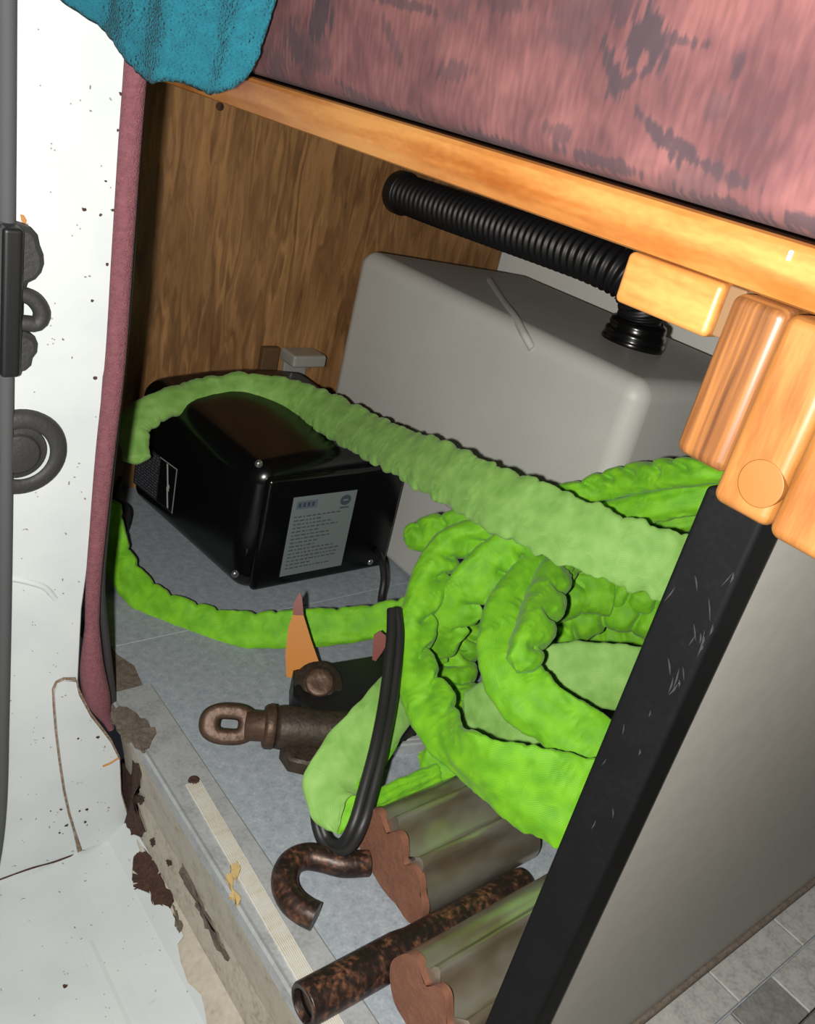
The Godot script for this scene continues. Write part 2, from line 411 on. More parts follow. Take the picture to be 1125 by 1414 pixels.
# ---------------------------------------------------------------- gathered fabric hose
# pts: [place, width, thickness, twist, how far the gathers are drawn up]; o: puff / per (gathers), left / right (scalloped edges), ruf (loose edge), crinkle
func hose(called: String, pts: Array, o: Dictionary, material: Material, parent: Node):
	var n1 := noise(o.get("seed", 1), 1.0, 3)
	var path := Shape.smooth(pts.map(func(p): return p[0]), 0.0028)
	var n := path.size()
	var puff: float = o.get("puff", 0.0); var per: float = o.get("per", 0.03); var skew: float = o.get("skew", 0.5)
	var sl: float = o.get("left", 0.0); var sr: float = o.get("right", 0.0); var ruf: float = o.get("ruf", 0.05); var cr: float = o.get("crinkle", 0.0012)
	# place of every control point along the path
	var at := []
	var k := 0
	for p in pts:
		var best := k; var bd := 1e9
		for i in range(k, n):
			var d: float = path[i].distance_to(p[0])
			if d < bd: bd = d; best = i
		at.append(best); k = best
	at[-1] = n - 1
	var rows := []
	var s := 0.0
	var seg := 0
	var sides := 44
	var S := Vector3.ZERO
	for i in n:
		while seg < pts.size() - 2 and i > at[seg + 1]: seg += 1
		var f := clampf(float(i - at[seg]) / maxf(1.0, at[seg + 1] - at[seg]), 0, 1)
		f = f * f * (3.0 - 2.0 * f)
		var w: float = lerpf(pts[seg][1], pts[seg + 1][1], f)
		var t: float = lerpf(pts[seg][2], pts[seg + 1][2], f)
		var tw: float = deg_to_rad(lerpf(pts[seg][3], pts[seg + 1][3], f))
		var drawn: float = lerpf(pts[seg][4], pts[seg + 1][4], f)
		var T := (path[mini(i + 1, n - 1)] - path[maxi(i - 1, 0)]).normalized()
		if i > 0: s += path[i].distance_to(path[i - 1])
		var S0 := VIEW.cross(T).normalized()
		S = S0 if S == Vector3.ZERO else S.lerp(S0, 0.25).normalized()
		var Sd := (S - T * S.dot(T)).normalized().rotated(T, tw)
		var N := T.cross(Sd)
		var endf := minf(1.0, minf(i, n - 1 - i) / 5.0 + 0.25) if o.get("closed", true) else 1.0
		var row := PackedVector3Array()
		for j in sides:
			var a := TAU * j / sides
			var c := cos(a); var d := sin(a)
			var x := signf(c) * pow(absf(c), 0.9)
			var y := signf(d) * pow(absf(d), 0.85)
			var jit := n1.get_noise_2d(s * 9.0, 5.0) * 1.6
			var bend := skew * (x + 0.7 * x * x)
			var ph := fposmod(s / per + jit * 0.3 + bend * 0.32, 1.0)   # each gather swells and laps over the next
			var cre := clampf(pow(absf(ph * 2.0 - 1.0), 4.0) + 0.25 * (1.0 - ph), 0, 1)
			var cre2 := 1.0 - absf(sin(PI * s / per * 1.27 + 1.0 + jit * 1.5 - bend))
			var side := smoothstep(-0.5 + 0.5 * n1.get_noise_2d(s * 20.0, 70.0), 0.6, x)   # gathers run in from the drawn-up edge
			var side2 := smoothstep(-0.5, 0.6, -x)
			var edge := 1.0 + ruf * n1.get_noise_2d(s * 30.0, 40.0 if x > 0 else 90.0) * 2.0
			if x > 0: edge -= sl * drawn * cre * 1.2
			else: edge -= sr * drawn * pow(cre2, 1.4)
			var fat := 1.0 - puff * drawn * cre * side * 1.15
			if sr > 0: fat -= puff * drawn * pow(cre2, 2.2) * side2
			fat = maxf(fat, 0.15)
			var P: Vector3 = path[i] + Sd * (w / 2 * x * edge * endf) + N * (t / 2 * y * fat * endf)
			var wr := n1.get_noise_2d(s * 9.0 + 30.0, x * 1.6) * cr * 1.7 + n1.get_noise_3d(P.x * 40 + 7, P.y * 40, P.z * 40) * cr * 0.5
			var ridge := pow(1.0 - absf(n1.get_noise_2d(s * 15.0 + x * 0.8, x * 0.5 + 60.0)), 7) * cr * 1.5
			P += N * ((wr + ridge) * signf(y) - n1.get_noise_2d(s * 9.0, 300.0) * w * 0.08 * x)
			row.append(P)
		rows.append(row)
	var m := Shape.new()
	m.net(rows); m.cap(rows[0], true); m.cap(rows[-1])
	return obj(called, m, material, parent)

func rod(path: Array, r, sides := 14) -> Shape:
	var s := Shape.new()
	s.tube(path, r, sides)
	return s
func block(lo: Vector3, hi: Vector3, r: float, seg := 3, shape = null) -> Shape:
	var s := Shape.new()
	s.block(lo, hi, r, seg, shape)
	return s
func on_z(z: float) -> Callable: return func(p: Vector2): return Vector3(p.x, p.y, z)
func on_x(x: float) -> Callable: return func(p: Vector2): return Vector3(x, p.y, p.x)
func slab(outline: Array, to3: Callable, depth: Vector3, bevel := 0.0) -> Shape:
	var s := Shape.new()
	s.prism(outline, to3, depth, bevel)
	return s
# a profile in the x-y plane drawn along z
func run(profile: Array, z0: float, z1: float, n := 2, lean := 0.0) -> Shape:
	var s := Shape.new()
	var rows := []
	for i in n:
		var z := lerpf(z0, z1, float(i) / (n - 1))
		var row := PackedVector3Array()
		for p in profile: row.append(Vector3(p.x + lean * (z - z0), p.y, z))
		rows.append(row)
	var flat := PackedVector2Array(profile)
	for j in profile.size(): # one flat strip per side, so that the folds stay sharp
		var strip := []
		for r in rows: strip.append(PackedVector3Array([r[j], r[(j + 1) % profile.size()]]))
		s.net(strip, false)
	s.lid(rows[0], flat, true); s.lid(rows[-1], flat)
	return s

func _ready():
	var cam := Camera3D.new()
	cam.name = "camera"
	cam.transform = Transform3D(Basis(Vector3(0.7702, 0.2186, 0.5992), Vector3(0.1172, 0.8750, -0.4698), Vector3(-0.6269, 0.4321, 0.6483)).orthonormalized(), Vector3(0, 0.7, 0))
	cam.fov = 61.01; cam.near = 0.02; cam.far = 20
	add_child(cam)
	cam.current = true
	var env := Environment.new()
	env.background_mode = Environment.BG_COLOR       # night outside the open door
	env.background_color = rgb(60, 64, 72); env.background_energy_multiplier = 0.25
	env.tonemap_mode = Environment.TONE_MAPPER_LINEAR
	env.tonemap_exposure = 1.0
	env.sdfgi_enabled = true; env.ssao_enabled = true; env.ssil_enabled = true
	var we := WorldEnvironment.new()
	we.name = "world"; we.environment = env
	add_child(we)
	var flash := OmniLight3D.new()                   # the camera's flash, five centimetres beside its lens
	flash.name = "flash"
	flash.position = Vector3(-0.0376, 0.6792, -0.0225)
	flash.light_energy = 1.15; flash.light_color = Color(1.0, 0.985, 0.955); flash.light_size = 0.004
	flash.omni_range = 8.0; flash.omni_attenuation = 2.0; flash.shadow_enabled = true
	add_child(flash)
	materials()
	setting()
	seat()
	jamb()
	tank()
	converter()
	jack()
	hoses()
	chocks()

# a flake of rust or dirt lying on a surface
func patch(called: String, edge: Array, m: Material, parent: Node):
	var s := Shape.new()
	var c := Vector3.ZERO
	for p in edge: c += p
	c /= edge.size()
	var n := Vector3.ZERO
	for i in edge.size(): n += (edge[i] - c).cross(edge[(i + 1) % edge.size()] - c)
	n = n.normalized()
	if n.dot(VIEW) < 0: n = -n
	var lo := PackedVector3Array(); var hi := PackedVector3Array()
	var rough := []
	var r := RandomNumberGenerator.new()
	r.seed = edge.size()
	for i in edge.size(): # ragged outline
		var e: Vector3 = edge[(i + 1) % edge.size()]
		for k in 4: rough.append(edge[i].lerp(e, k / 4.0) + (Vector3(r.randf(), r.randf(), r.randf()) - Vector3.ONE * 0.5) * 0.22 * edge[i].distance_to(e))
	edge = rough
	for p in edge:
		lo.append(p - n * 0.002); hi.append(p + n * 0.0012)
	s.net([lo, hi]); s.cap(hi); s.cap(lo, true)
	obj(called, s, m, parent)

# ---------------------------------------------------------------- the van round the locker
func setting():
	var fl := shell("floor", "blue-grey speckled vinyl floor of the locker behind the metal sill strip", "floor")
	obj("vinyl_sheet", block(Vector3(0.376, -0.02, -0.848), Vector3(1.4, 0, -0.10), 0.001, 1), M.vinyl, fl)
	obj("vinyl_sheet", block(Vector3(0.376, -0.02, -1.30), Vector3(1.4, -0.0005, -0.850), 0.001, 1), M.vinyl, fl)
	obj("subfloor", block(Vector3(0.376, -0.05, -1.30), Vector3(1.7, -0.021, 0.4), 0.001, 1), M.grime, fl)
	# grime in the corner behind the pillar foot
	obj("dirt_patch", slab([Vector2(0.3762, -0.8551), Vector2(0.3779, -0.8308), Vector2(0.3882, -0.8037), Vector2(0.3803, -0.7413), Vector2(0.3570, -0.7171), Vector2(0.3623, -0.6990), Vector2(0.3408, -0.6980), Vector2(0.3303, -0.7350), Vector2(0.3481, -0.8046)], func(p): return Vector3(p.x, 0.0, p.y), Vector3(0, 0.0012, 0)), M.grime, fl)
	var end := shell("wall_end", "brown wood-grain panel closing the far end of the locker behind the black box", "wall")
	obj("wood_panel", block(Vector3(0.30, -0.02, -1.27), Vector3(1.288, 0.656, -1.25), 0.0015, 1), M.panel_wood, end)
	var kn := Shape.new()
	kn.lathe([Vector2(0, 0), Vector2(0.0055, 0), Vector2(0.0055, 0.003), Vector2(0, 0.0035)], Vector3(0.6449, 0.6111, -1.2485), Vector3.BACK, 16)
	obj("screw_head", kn, M.rust, end)
	var back := shell("wall_back", "pale grey board forming the back of the locker above the tank", "wall")
	obj("back_board", block(Vector3(1.31, -0.02, -1.45), Vector3(1.33, 0.70, 0.4), 0.001, 1), M.backboard, back)
	# --- metal sill strip
	var ss := thing("sill_strip", Vector3(0.36, 0, -0.45), "ribbed aluminium sill strip screwed down along the edge of the floor", "sill strip")
	obj("strip_plate", run([Vector2(0.340, -0.012), Vector2(0.340, 0.001), Vector2(0.3425, 0.003), Vector2(0.346, 0.0015), Vector2(0.392, 0.0015), Vector2(0.394, 0), Vector2(0.394, -0.012)], -0.765, 0.3, 2, -0.006), M.alu, ss)
	var ribs := Shape.new()
	for k in 9:
		var x0 := 0.3600 + k * 0.0019
		var row0 := PackedVector3Array(); var row1 := PackedVector3Array()
		for p in [Vector2(x0, 0.001), Vector2(x0 + 0.0002, 0.0032), Vector2(x0 + 0.0011, 0.0032), Vector2(x0 + 0.0013, 0.001)]:
			row0.append(Vector3(p.x, p.y, -0.598)); row1.append(Vector3(p.x - 0.0404, p.y, 0.3))
		for j in 3: ribs.net([PackedVector3Array([row0[j], row0[j + 1]]), PackedVector3Array([row1[j], row1[j + 1]])], false)
		ribs.cap(row0, true); ribs.cap(row1)
	obj("tread_ribs", ribs, M.alu_ribs, ss).set_meta("kind", "stuff")
	var sc := Shape.new()
	sc.lathe([Vector2(0, -0.001), Vector2(0.0062, -0.001), Vector2(0.0058, 0.0008), Vector2(0.003, 0.0014), Vector2(0.0029, 0.0002), Vector2(0, 0)], Vector3(0.3709, 0.0025, -0.6005), Vector3.UP, 24)
	obj("screw_head", sc, M.rust, ss)
	patch("dirt_crust", [Vector3(0.3254, 0.0040, -0.7229), Vector3(0.3418, 0.0040, -0.7372), Vector3(0.3543, 0.0040, -0.7239), Vector3(0.3623, 0.0040, -0.7019), Vector3(0.3621, 0.0040, -0.6814), Vector3(0.3483, 0.0040, -0.6649), Vector3(0.3371, 0.0040, -0.6578), Vector3(0.3320, 0.0040, -0.6771), Vector3(0.3262, 0.0040, -0.6995)], M.grime, ss)
	patch("yellow_stain", [Vector3(0.3526, 0.0042, -0.4835), Vector3(0.3612, 0.0042, -0.4849), Vector3(0.3571, 0.0042, -0.4727), Vector3(0.3498, 0.0042, -0.4663), Vector3(0.3486, 0.0042, -0.4743)], M.stain, ss)
	patch("yellow_stain", [Vector3(0.3417, 0.0042, -0.4741), Vector3(0.3475, 0.0042, -0.4767), Vector3(0.3444, 0.0042, -0.4617), Vector3(0.3429, 0.0042, -0.4446), Vector3(0.3383, 0.0042, -0.4417), Vector3(0.3376, 0.0042, -0.4545)], M.stain, ss)
	# --- door step: bare primer on the riser, white paint below with a ragged edge
	var st := shell("trim_step", "worn door step below the sill strip, bare beige metal above chipped white paint", "door step")
	obj("bare_riser", run([Vector2(0.343, -0.006), Vector2(0.350, -0.016), Vector2(0.356, -0.05), Vector2(0.3645, -0.09), Vector2(0.372, -0.13), Vector2(0.3705, -0.185), Vector2(0.345, -0.2125), Vector2(0.30, -0.2205), Vector2(0.2, -0.2245), Vector2(-0.5, -0.24), Vector2(-0.5, -0.27), Vector2(0.40, -0.27), Vector2(0.40, -0.02)], -0.76, 0.35), M.primer, st)
	var edge := [Vector2(0.3700, -0.76), Vector2(0.3700, -0.672)] + [Vector2(0.3670, -0.7036), Vector2(0.3653, -0.6989), Vector2(0.3645, -0.6879), Vector2(0.3574, -0.6891), Vector2(0.3504, -0.6747), Vector2(0.3456, -0.6575), Vector2(0.3510, -0.6436), Vector2(0.3555, -0.6301), Vector2(0.3532, -0.6179), Vector2(0.3595, -0.6096), Vector2(0.3634, -0.5994), Vector2(0.3628, -0.5841), Vector2(0.3620, -0.5726), Vector2(0.3620, -0.5591), Vector2(0.3551, -0.5576), Vector2(0.3508, -0.5396), Vector2(0.3497, -0.5275), Vector2(0.3482, -0.5149), Vector2(0.3505, -0.5042), Vector2(0.3525, -0.4930), Vector2(0.3503, -0.4793), Vector2(0.3466, -0.4654), Vector2(0.3435, -0.4371), Vector2(0.3340, -0.3866), Vector2(0.3182, -0.3380)] + [Vector2(-0.6, 0.3), Vector2(-0.6, -0.76)]
	var paint_sheet := Shape.new()
	var step_y := func(p: Vector2): # the fold line of the step under the paint
		var y := lerpf(-0.2125, -0.185, (p.x - 0.345) / 0.0255) if p.x > 0.345 else (lerpf(-0.2205, -0.2125, (p.x - 0.30) / 0.045) if p.x > 0.30 else (lerpf(-0.2245, -0.2205, (p.x - 0.2) / 0.1) if p.x > 0.2 else -0.2245 - (0.2 - p.x) * 0.0221))
		return Vector3(p.x, y, p.y)
	for strip in [[-9.0, 0.2], [0.2, 0.30], [0.30, 0.345], [0.345, 0.3705]]:
		var box := PackedVector2Array([Vector2(strip[0], -3), Vector2(strip[1], -3), Vector2(strip[1], 3), Vector2(strip[0], 3)])
		for poly in Geometry2D.intersect_polygons(PackedVector2Array(edge), box):
			if Geometry2D.is_polygon_clockwise(poly): continue
			paint_sheet.prism(Array(poly), step_y, Vector3(0, 0.0016, 0))
	obj("paint_layer", paint_sheet, M.white, st)
	obj("step_bead", run([Vector2(0.262, -0.224), Vector2(0.268, -0.2195), Vector2(0.279, -0.2185), Vector2(0.288, -0.2205), Vector2(0.295, -0.224)], -0.62, 0.35), M.white, st)
	patch("rust_patch", [Vector3(0.3574, -0.1991, -0.6891), Vector3(0.3504, -0.2067, -0.6747), Vector3(0.3456, -0.2119, -0.6575), Vector3(0.3510, -0.2061, -0.6436), Vector3(0.3555, -0.2012, -0.6301), Vector3(0.3532, -0.2037, -0.6179), Vector3(0.3595, -0.1968, -0.6096), Vector3(0.3644, -0.1916, -0.5979), Vector3(0.3705, -0.1840, -0.6034), Vector3(0.3693, -0.1863, -0.6262), Vector3(0.3706, -0.1830, -0.6421), Vector3(0.3703, -0.1852, -0.6619), Vector3(0.3705, -0.1844, -0.6754), Vector3(0.3655, -0.1904, -0.6862)], M.rust, st)
	patch("rust_patch", [Vector3(0.3719, -0.1351, -0.7868), Vector3(0.3659, -0.0972, -0.7489), Vector3(0.3576, -0.0576, -0.7021), Vector3(0.3602, -0.0698, -0.6994), Vector3(0.3663, -0.0997, -0.7120), Vector3(0.3719, -0.1353, -0.7288), Vector3(0.3711, -0.1626, -0.7258), Vector3(0.3708, -0.1751, -0.7133), Vector3(0.3712, -0.1600, -0.6889), Vector3(0.3707, -0.1784, -0.6990), Vector3(0.3651, -0.1908, -0.7166), Vector3(0.3660, -0.1898, -0.7306), Vector3(0.3705, -0.1837, -0.7548), Vector3(0.3710, -0.1659, -0.7691)], M.rust, st)
	patch("rust_patch", [Vector3(0.3718, -0.1362, -0.7286), Vector3(0.3689, -0.1133, -0.7001), Vector3(0.3718, -0.1365, -0.7108), Vector3(0.3714, -0.1510, -0.7290)], M.rust, st)
	patch("rust_patch", [Vector3(0.3701, -0.1196, -0.5970), Vector3(0.3704, -0.1212, -0.5786), Vector3(0.3720, -0.1305, -0.5543), Vector3(0.3719, -0.1339, -0.5287), Vector3(0.3718, -0.1373, -0.5038), Vector3(0.3717, -0.1405, -0.4797), Vector3(0.3715, -0.1494, -0.4833), Vector3(0.3715, -0.1496, -0.5065), Vector3(0.3715, -0.1469, -0.5280), Vector3(0.3716, -0.1449, -0.5570), Vector3(0.3717, -0.1415, -0.5838), Vector3(0.3718, -0.1378, -0.6000)], M.grime, st)
	patch("rust_patch", [Vector3(0.3665, -0.1893, -0.5992), Vector3(0.3672, -0.1886, -0.5852), Vector3(0.3641, -0.1919, -0.5663), Vector3(0.3606, -0.1957, -0.5652), Vector3(0.3619, -0.1943, -0.5780)], M.grime, st)
	patch("rust_patch", [Vector3(0.3711, -0.1621, -0.6775), Vector3(0.3714, -0.1521, -0.6698), Vector3(0.3712, -0.1582, -0.6639), Vector3(0.3710, -0.1682, -0.6715)], M.rust, st)
	patch("rust_patch", [Vector3(0.3714, -0.1526, -0.6347), Vector3(0.3716, -0.1434, -0.6235), Vector3(0.3715, -0.1473, -0.6204), Vector3(0.3713, -0.1567, -0.6295)], M.rust, st)
	# --- partition at the right
	var pt := shell("wall_partition", "grey laminate partition panel with a scuffed black edge at the right", "partition")
	obj("laminate_face", block(Vector3(0.397, 0.0, -0.197), Vector3(1.7, 0.60, -0.1685), 0.001, 1), M.laminate, pt)
	var et := Shape.new()
	et.block(Vector3(0.3925, -0.004, -0.2005), Vector3(0.4175, 0.556, -0.1655), 0.0035, 3)
	obj("black_edge_trim", et, M.edge, pt)
	var r0 := RandomNumberGenerator.new()
	r0.seed = 21
	for k in 26: # scuffs down the edge's front arris and face
		var c: Vector3 = Vector3(0.3923, 0.5058, -0.1600).lerp(Vector3(0.3923, 0.4537, -0.1659), r0.randf() * 1.5 - 0.3) if k < 16 else Vector3(0.3923, 0.5425, -0.1707).lerp(Vector3(0.3923, 0.3074, -0.1843), r0.randf())
		c.z = lerpf(-0.178, -0.167, r0.randf()) if k < 16 else lerpf(-0.197, -0.17, r0.randf())
		var l := 0.002 + r0.randf() * 0.005
		var d := Vector3(0, l, (r0.randf() - 0.6) * l * 1.2)
		var wd := Vector3(0, 0, 0.0004 + r0.randf() * 0.0006)
		var sf := Shape.new()
		var x3 := Vector3(0.0004, 0, 0)
		sf.net([PackedVector3Array([c - d - x3, c - x3, c + d - x3 * 0.5, c + wd - x3]), PackedVector3Array([c - d + x3 * 2, c + x3 * 2, c + d + x3 * 2, c + wd + x3 * 2])])
		sf.cap(PackedVector3Array([c - d - x3, c - x3, c + d - x3 * 0.5, c + wd - x3]), true)
		obj("scuff", sf, M.scuff, pt)
	obj("foot_strip", block(Vector3(0.418, 0, -0.1695), Vector3(1.7, 0.011, -0.163), 0.003, 2), M.grime, pt)  # thin dark strip along the foot of the panel
	# --- tiles beyond the partition
	var tf := shell("floor_tiles", "grey stone-pattern tiles on the floor right of the partition", "floor")
	var r := RandomNumberGenerator.new()
	r.seed = 3
	var z := -0.166
	for row in 4:
		var d: float = [0.039, 0.044, 0.04, 0.05, 0.06][row]
		var x: float = [0.832, 0.7637, 0.80, 0.74, 0.79][row] - 0.5
		while x < 1.15:
			var w: float = 0.1 if row > 0 else 0.125
			if row > 0: w = [0.1, 0.075, 0.125][r.randi() % 3]
			if absf(x + 0.5 - [0.832, 0.7637, 0.80, 0.74, 0.79][row]) < 0.01: pass
			obj("tile", block(Vector3(x + 0.0008, 0.0, z + 0.0008), Vector3(x + w - 0.0008, 0.004 + r.randf() * 0.0006, z + d - 0.0008), 0.0014, 2), M.tile_a if (row == 0 or r.randf() < 0.35) else M.tile_b, tf)
			x += w
		z += d

func seat():
	# --- bed board with its solid lipping
	var b := thing("bed_board", Vector3(0.35, 0.656, -0.4), "plywood bed board with a thick orange wood lipping over the locker opening", "bed board")
	obj("plywood_sheet", block(Vector3(0.356, 0.6575, -1.25), Vector3(1.305, 0.679, 0.35), 0.001, 1), M.panel_wood, b)
	var lip := Shape.new()
	var rows := []
	for i in 40:
		var z := lerpf(-0.80, 0.35, i / 39.0)
		var row := PackedVector3Array()
		for p in [Vector2(0.362, 0.6795), Vector2(0.3425, 0.6795), Vector2(0.340, 0.6785), Vector2(0.339, 0.676), Vector2(0.3388, 0.664), Vector2(0.3392, 0.6628), Vector2(0.3425, 0.6565), Vector2(0.345, 0.6555), Vector2(0.362, 0.6555)]: row.append(Vector3(p.x, p.y, z))
		rows.append(row)
	for j in 9:
		var strip := []
		for q in rows: strip.append(PackedVector3Array([q[j], q[(j + 1) % 9]]))
		lip.net(strip, false)
	lip.cap(rows[0], true); lip.cap(rows[-1])
	obj("wood_lipping", lip, M.lip, b)
	obj("staple", block(Vector3(0.3388, 0.6757, -0.1780) + Vector3(-0.0008, -0.004, 0), Vector3(0.3388, 0.6757, -0.1780) + Vector3(0.0012, 0, 0.0016), 0.0005, 2), M.backboard, b)
	# --- pieces of wood under the board
	var c := thing("support_block", Vector3(0.35, 0.633, -0.22), "short orange wood block under the bed board left of the upright battens", "wood block")
	obj("block_body", block(Vector3(0.3370, 0.6542, -0.2504) * Vector3(1, 0, 1) + Vector3(0, 0.6325, 0), Vector3(0.372, 0.6558, -0.1985), 0.003, 3), M.lip, c)
	obj("filler_piece", block(Vector3(0.341, 0.634, -0.1985), Vector3(0.372, 0.6558, -0.190), 0.001, 2), M.offcut, c)
	var labels := ["dark-striped upright wood batten, first of three under the bed board from the block", "golden upright wood batten with a round plug, middle of three under the bed board", "pale upright wood batten cut off by the right edge of the photo, last of three"]
	var zs := [[-0.1905, -0.1645], [-0.1640, -0.1360], [-0.1355, -0.1080]]
	for k in 3:
		var lo: float = [0.5845, 0.5745, 0.5735][k]
		var x: float = [0.331, 0.327, 0.325][k]
		var t := thing("wood_batten", Vector3(0.34, lo, zs[k][0] + 0.013), labels[k], "wood batten", "upright battens under the bed board")
		obj("batten_body", block(Vector3(x, lo, zs[k][0]), Vector3(0.372, 0.6555, zs[k][1]), 0.005, 4), [M.batten, M.golden, M.golden][k], t)
		if k == 1:
			var pl := Shape.new()
			pl.lathe([Vector2(0.0098, -0.004), Vector2(0.0098, 0.0001), Vector2(0.0094, 0.0002), Vector2(0, 0.0003)], Vector3(0.3270, 0.5909, -0.1456), Vector3.LEFT, 32)
			obj("round_plug", pl, M.plug, t)
	# --- cushion
	var cu := thing("seat_cushion", Vector3(0.5, 0.681, -0.3), "worn maroon velvet seat cushion with dark stains resting on the bed board", "cushion")
	var crow := []
	var wob := noise(101, 3.0, 3)
	var pr := [Vector2(0.385, 0.6805), Vector2(0.365, 0.681), Vector2(0.347, 0.6815), Vector2(0.3385, 0.6845), Vector2(0.3345, 0.691), Vector2(0.333, 0.702), Vector2(0.331, 0.72), Vector2(0.330, 0.75), Vector2(0.330, 0.79), Vector2(0.332, 0.83), Vector2(0.336, 0.87), Vector2(0.345, 0.90), Vector2(0.36, 0.92), Vector2(0.40, 0.935), Vector2(0.7, 0.94), Vector2(1.25, 0.93), Vector2(1.27, 0.90), Vector2(1.27, 0.70), Vector2(1.25, 0.6805)]
	var cs := Shape.new()
	for i in 90:
		var z := lerpf(-0.80, 0.35, i / 89.0)
		var row := PackedVector3Array()
		for p in pr: row.append(Vector3(p.x + wob.get_noise_2d(z * 5, p.y * 6) * 0.004 * clampf((p.y - 0.684) * 40, 0, 1), p.y, z))
		crow.append(row)
	cs.net(crow); cs.cap(crow[0], true); cs.cap(crow[-1])
	for i in cs.v.size(): cs.uv[i] = Vector2((cs.v[i].z + 0.80) / 1.0, (cs.v[i].y - 0.681) / 0.32)
	obj("cushion_cover", cs, M.velvet, cu)
	# --- towel hanging over the cushion's end
	var tw := Shape.new()
	var hem := [Vector2(-0.0068, 0.7191), Vector2(0.0212, 0.6979), Vector2(0.0415, 0.6893), Vector2(0.0612, 0.6797), Vector2(0.0785, 0.6696), Vector2(0.0952, 0.6612), Vector2(0.1062, 0.6621), Vector2(0.1150, 0.6658), Vector2(0.1240, 0.6663), Vector2(0.1321, 0.6653), Vector2(0.1398, 0.6629), Vector2(0.1479, 0.6655), Vector2(0.1583, 0.6709), Vector2(0.1677, 0.6813), Vector2(0.1733, 0.6933), Vector2(0.1763, 0.7079), Vector2(0.1824, 0.7277), Vector2(0.1872, 0.7525)]
	var fold := noise(111, 1.0, 3)
	var t0 := Vector3(0.222, 0, -0.715)
	var td := (Vector3(0.320, 0, -0.56) - t0).normalized()
	var tn := Vector3(-td.z, 0, td.x)
	if tn.dot(VIEW) < 0: tn = -tn
	var fr := []
	var nt := 44
	var cols := 90
	var hemc := Curve2D.new()
	for p in hem: hemc.add_point(p)
	hemc.bake_interval = 0.001
	var L := hemc.get_baked_length()
	for side in 2:
		for i in nt:
			var ti := i if side == 0 else nt - 1 - i
			var f := float(ti) / (nt - 1)
			var row := PackedVector3Array()
			for j in cols:
				var u := float(j) / (cols - 1)
				var q := hemc.sample_baked(u * L)
				var top := Vector2(lerpf(hem[0].x, hem[-1].x, u), 0.83)
				var p := top.lerp(q, f)
				var z := (sin(p.x * 62.0 + f * 1.0 + 0.4) * 0.006 + sin(p.x * 150.0 + 1.0 + f * 2.6) * 0.003) * smoothstep(0.0, 0.25, f) + fold.get_noise_2d(p.x * 60, p.y * 60) * 0.0022
				var thick := 0.006 * sqrt(maxf(0.0, 1.0 - pow(f, 8.0))) * sqrt(maxf(0.02, 1.0 - pow(absf(u * 2 - 1), 10.0)))
				z += thick if side == 0 else -thick
				var w := t0 + td * (p.x + fold.get_noise_2d(p.y * 400, p.x * 300) * 0.001) + tn * z
				row.append(Vector3(w.x, p.y + fold.get_noise_2d(p.x * 500, 3) * 0.0014, w.z))
			fr.append(row)
	tw.net(fr, false)
	tag(obj("towel", tw, M.towel), "teal fluffy towel hanging over the end of the maroon cushion", "towel")

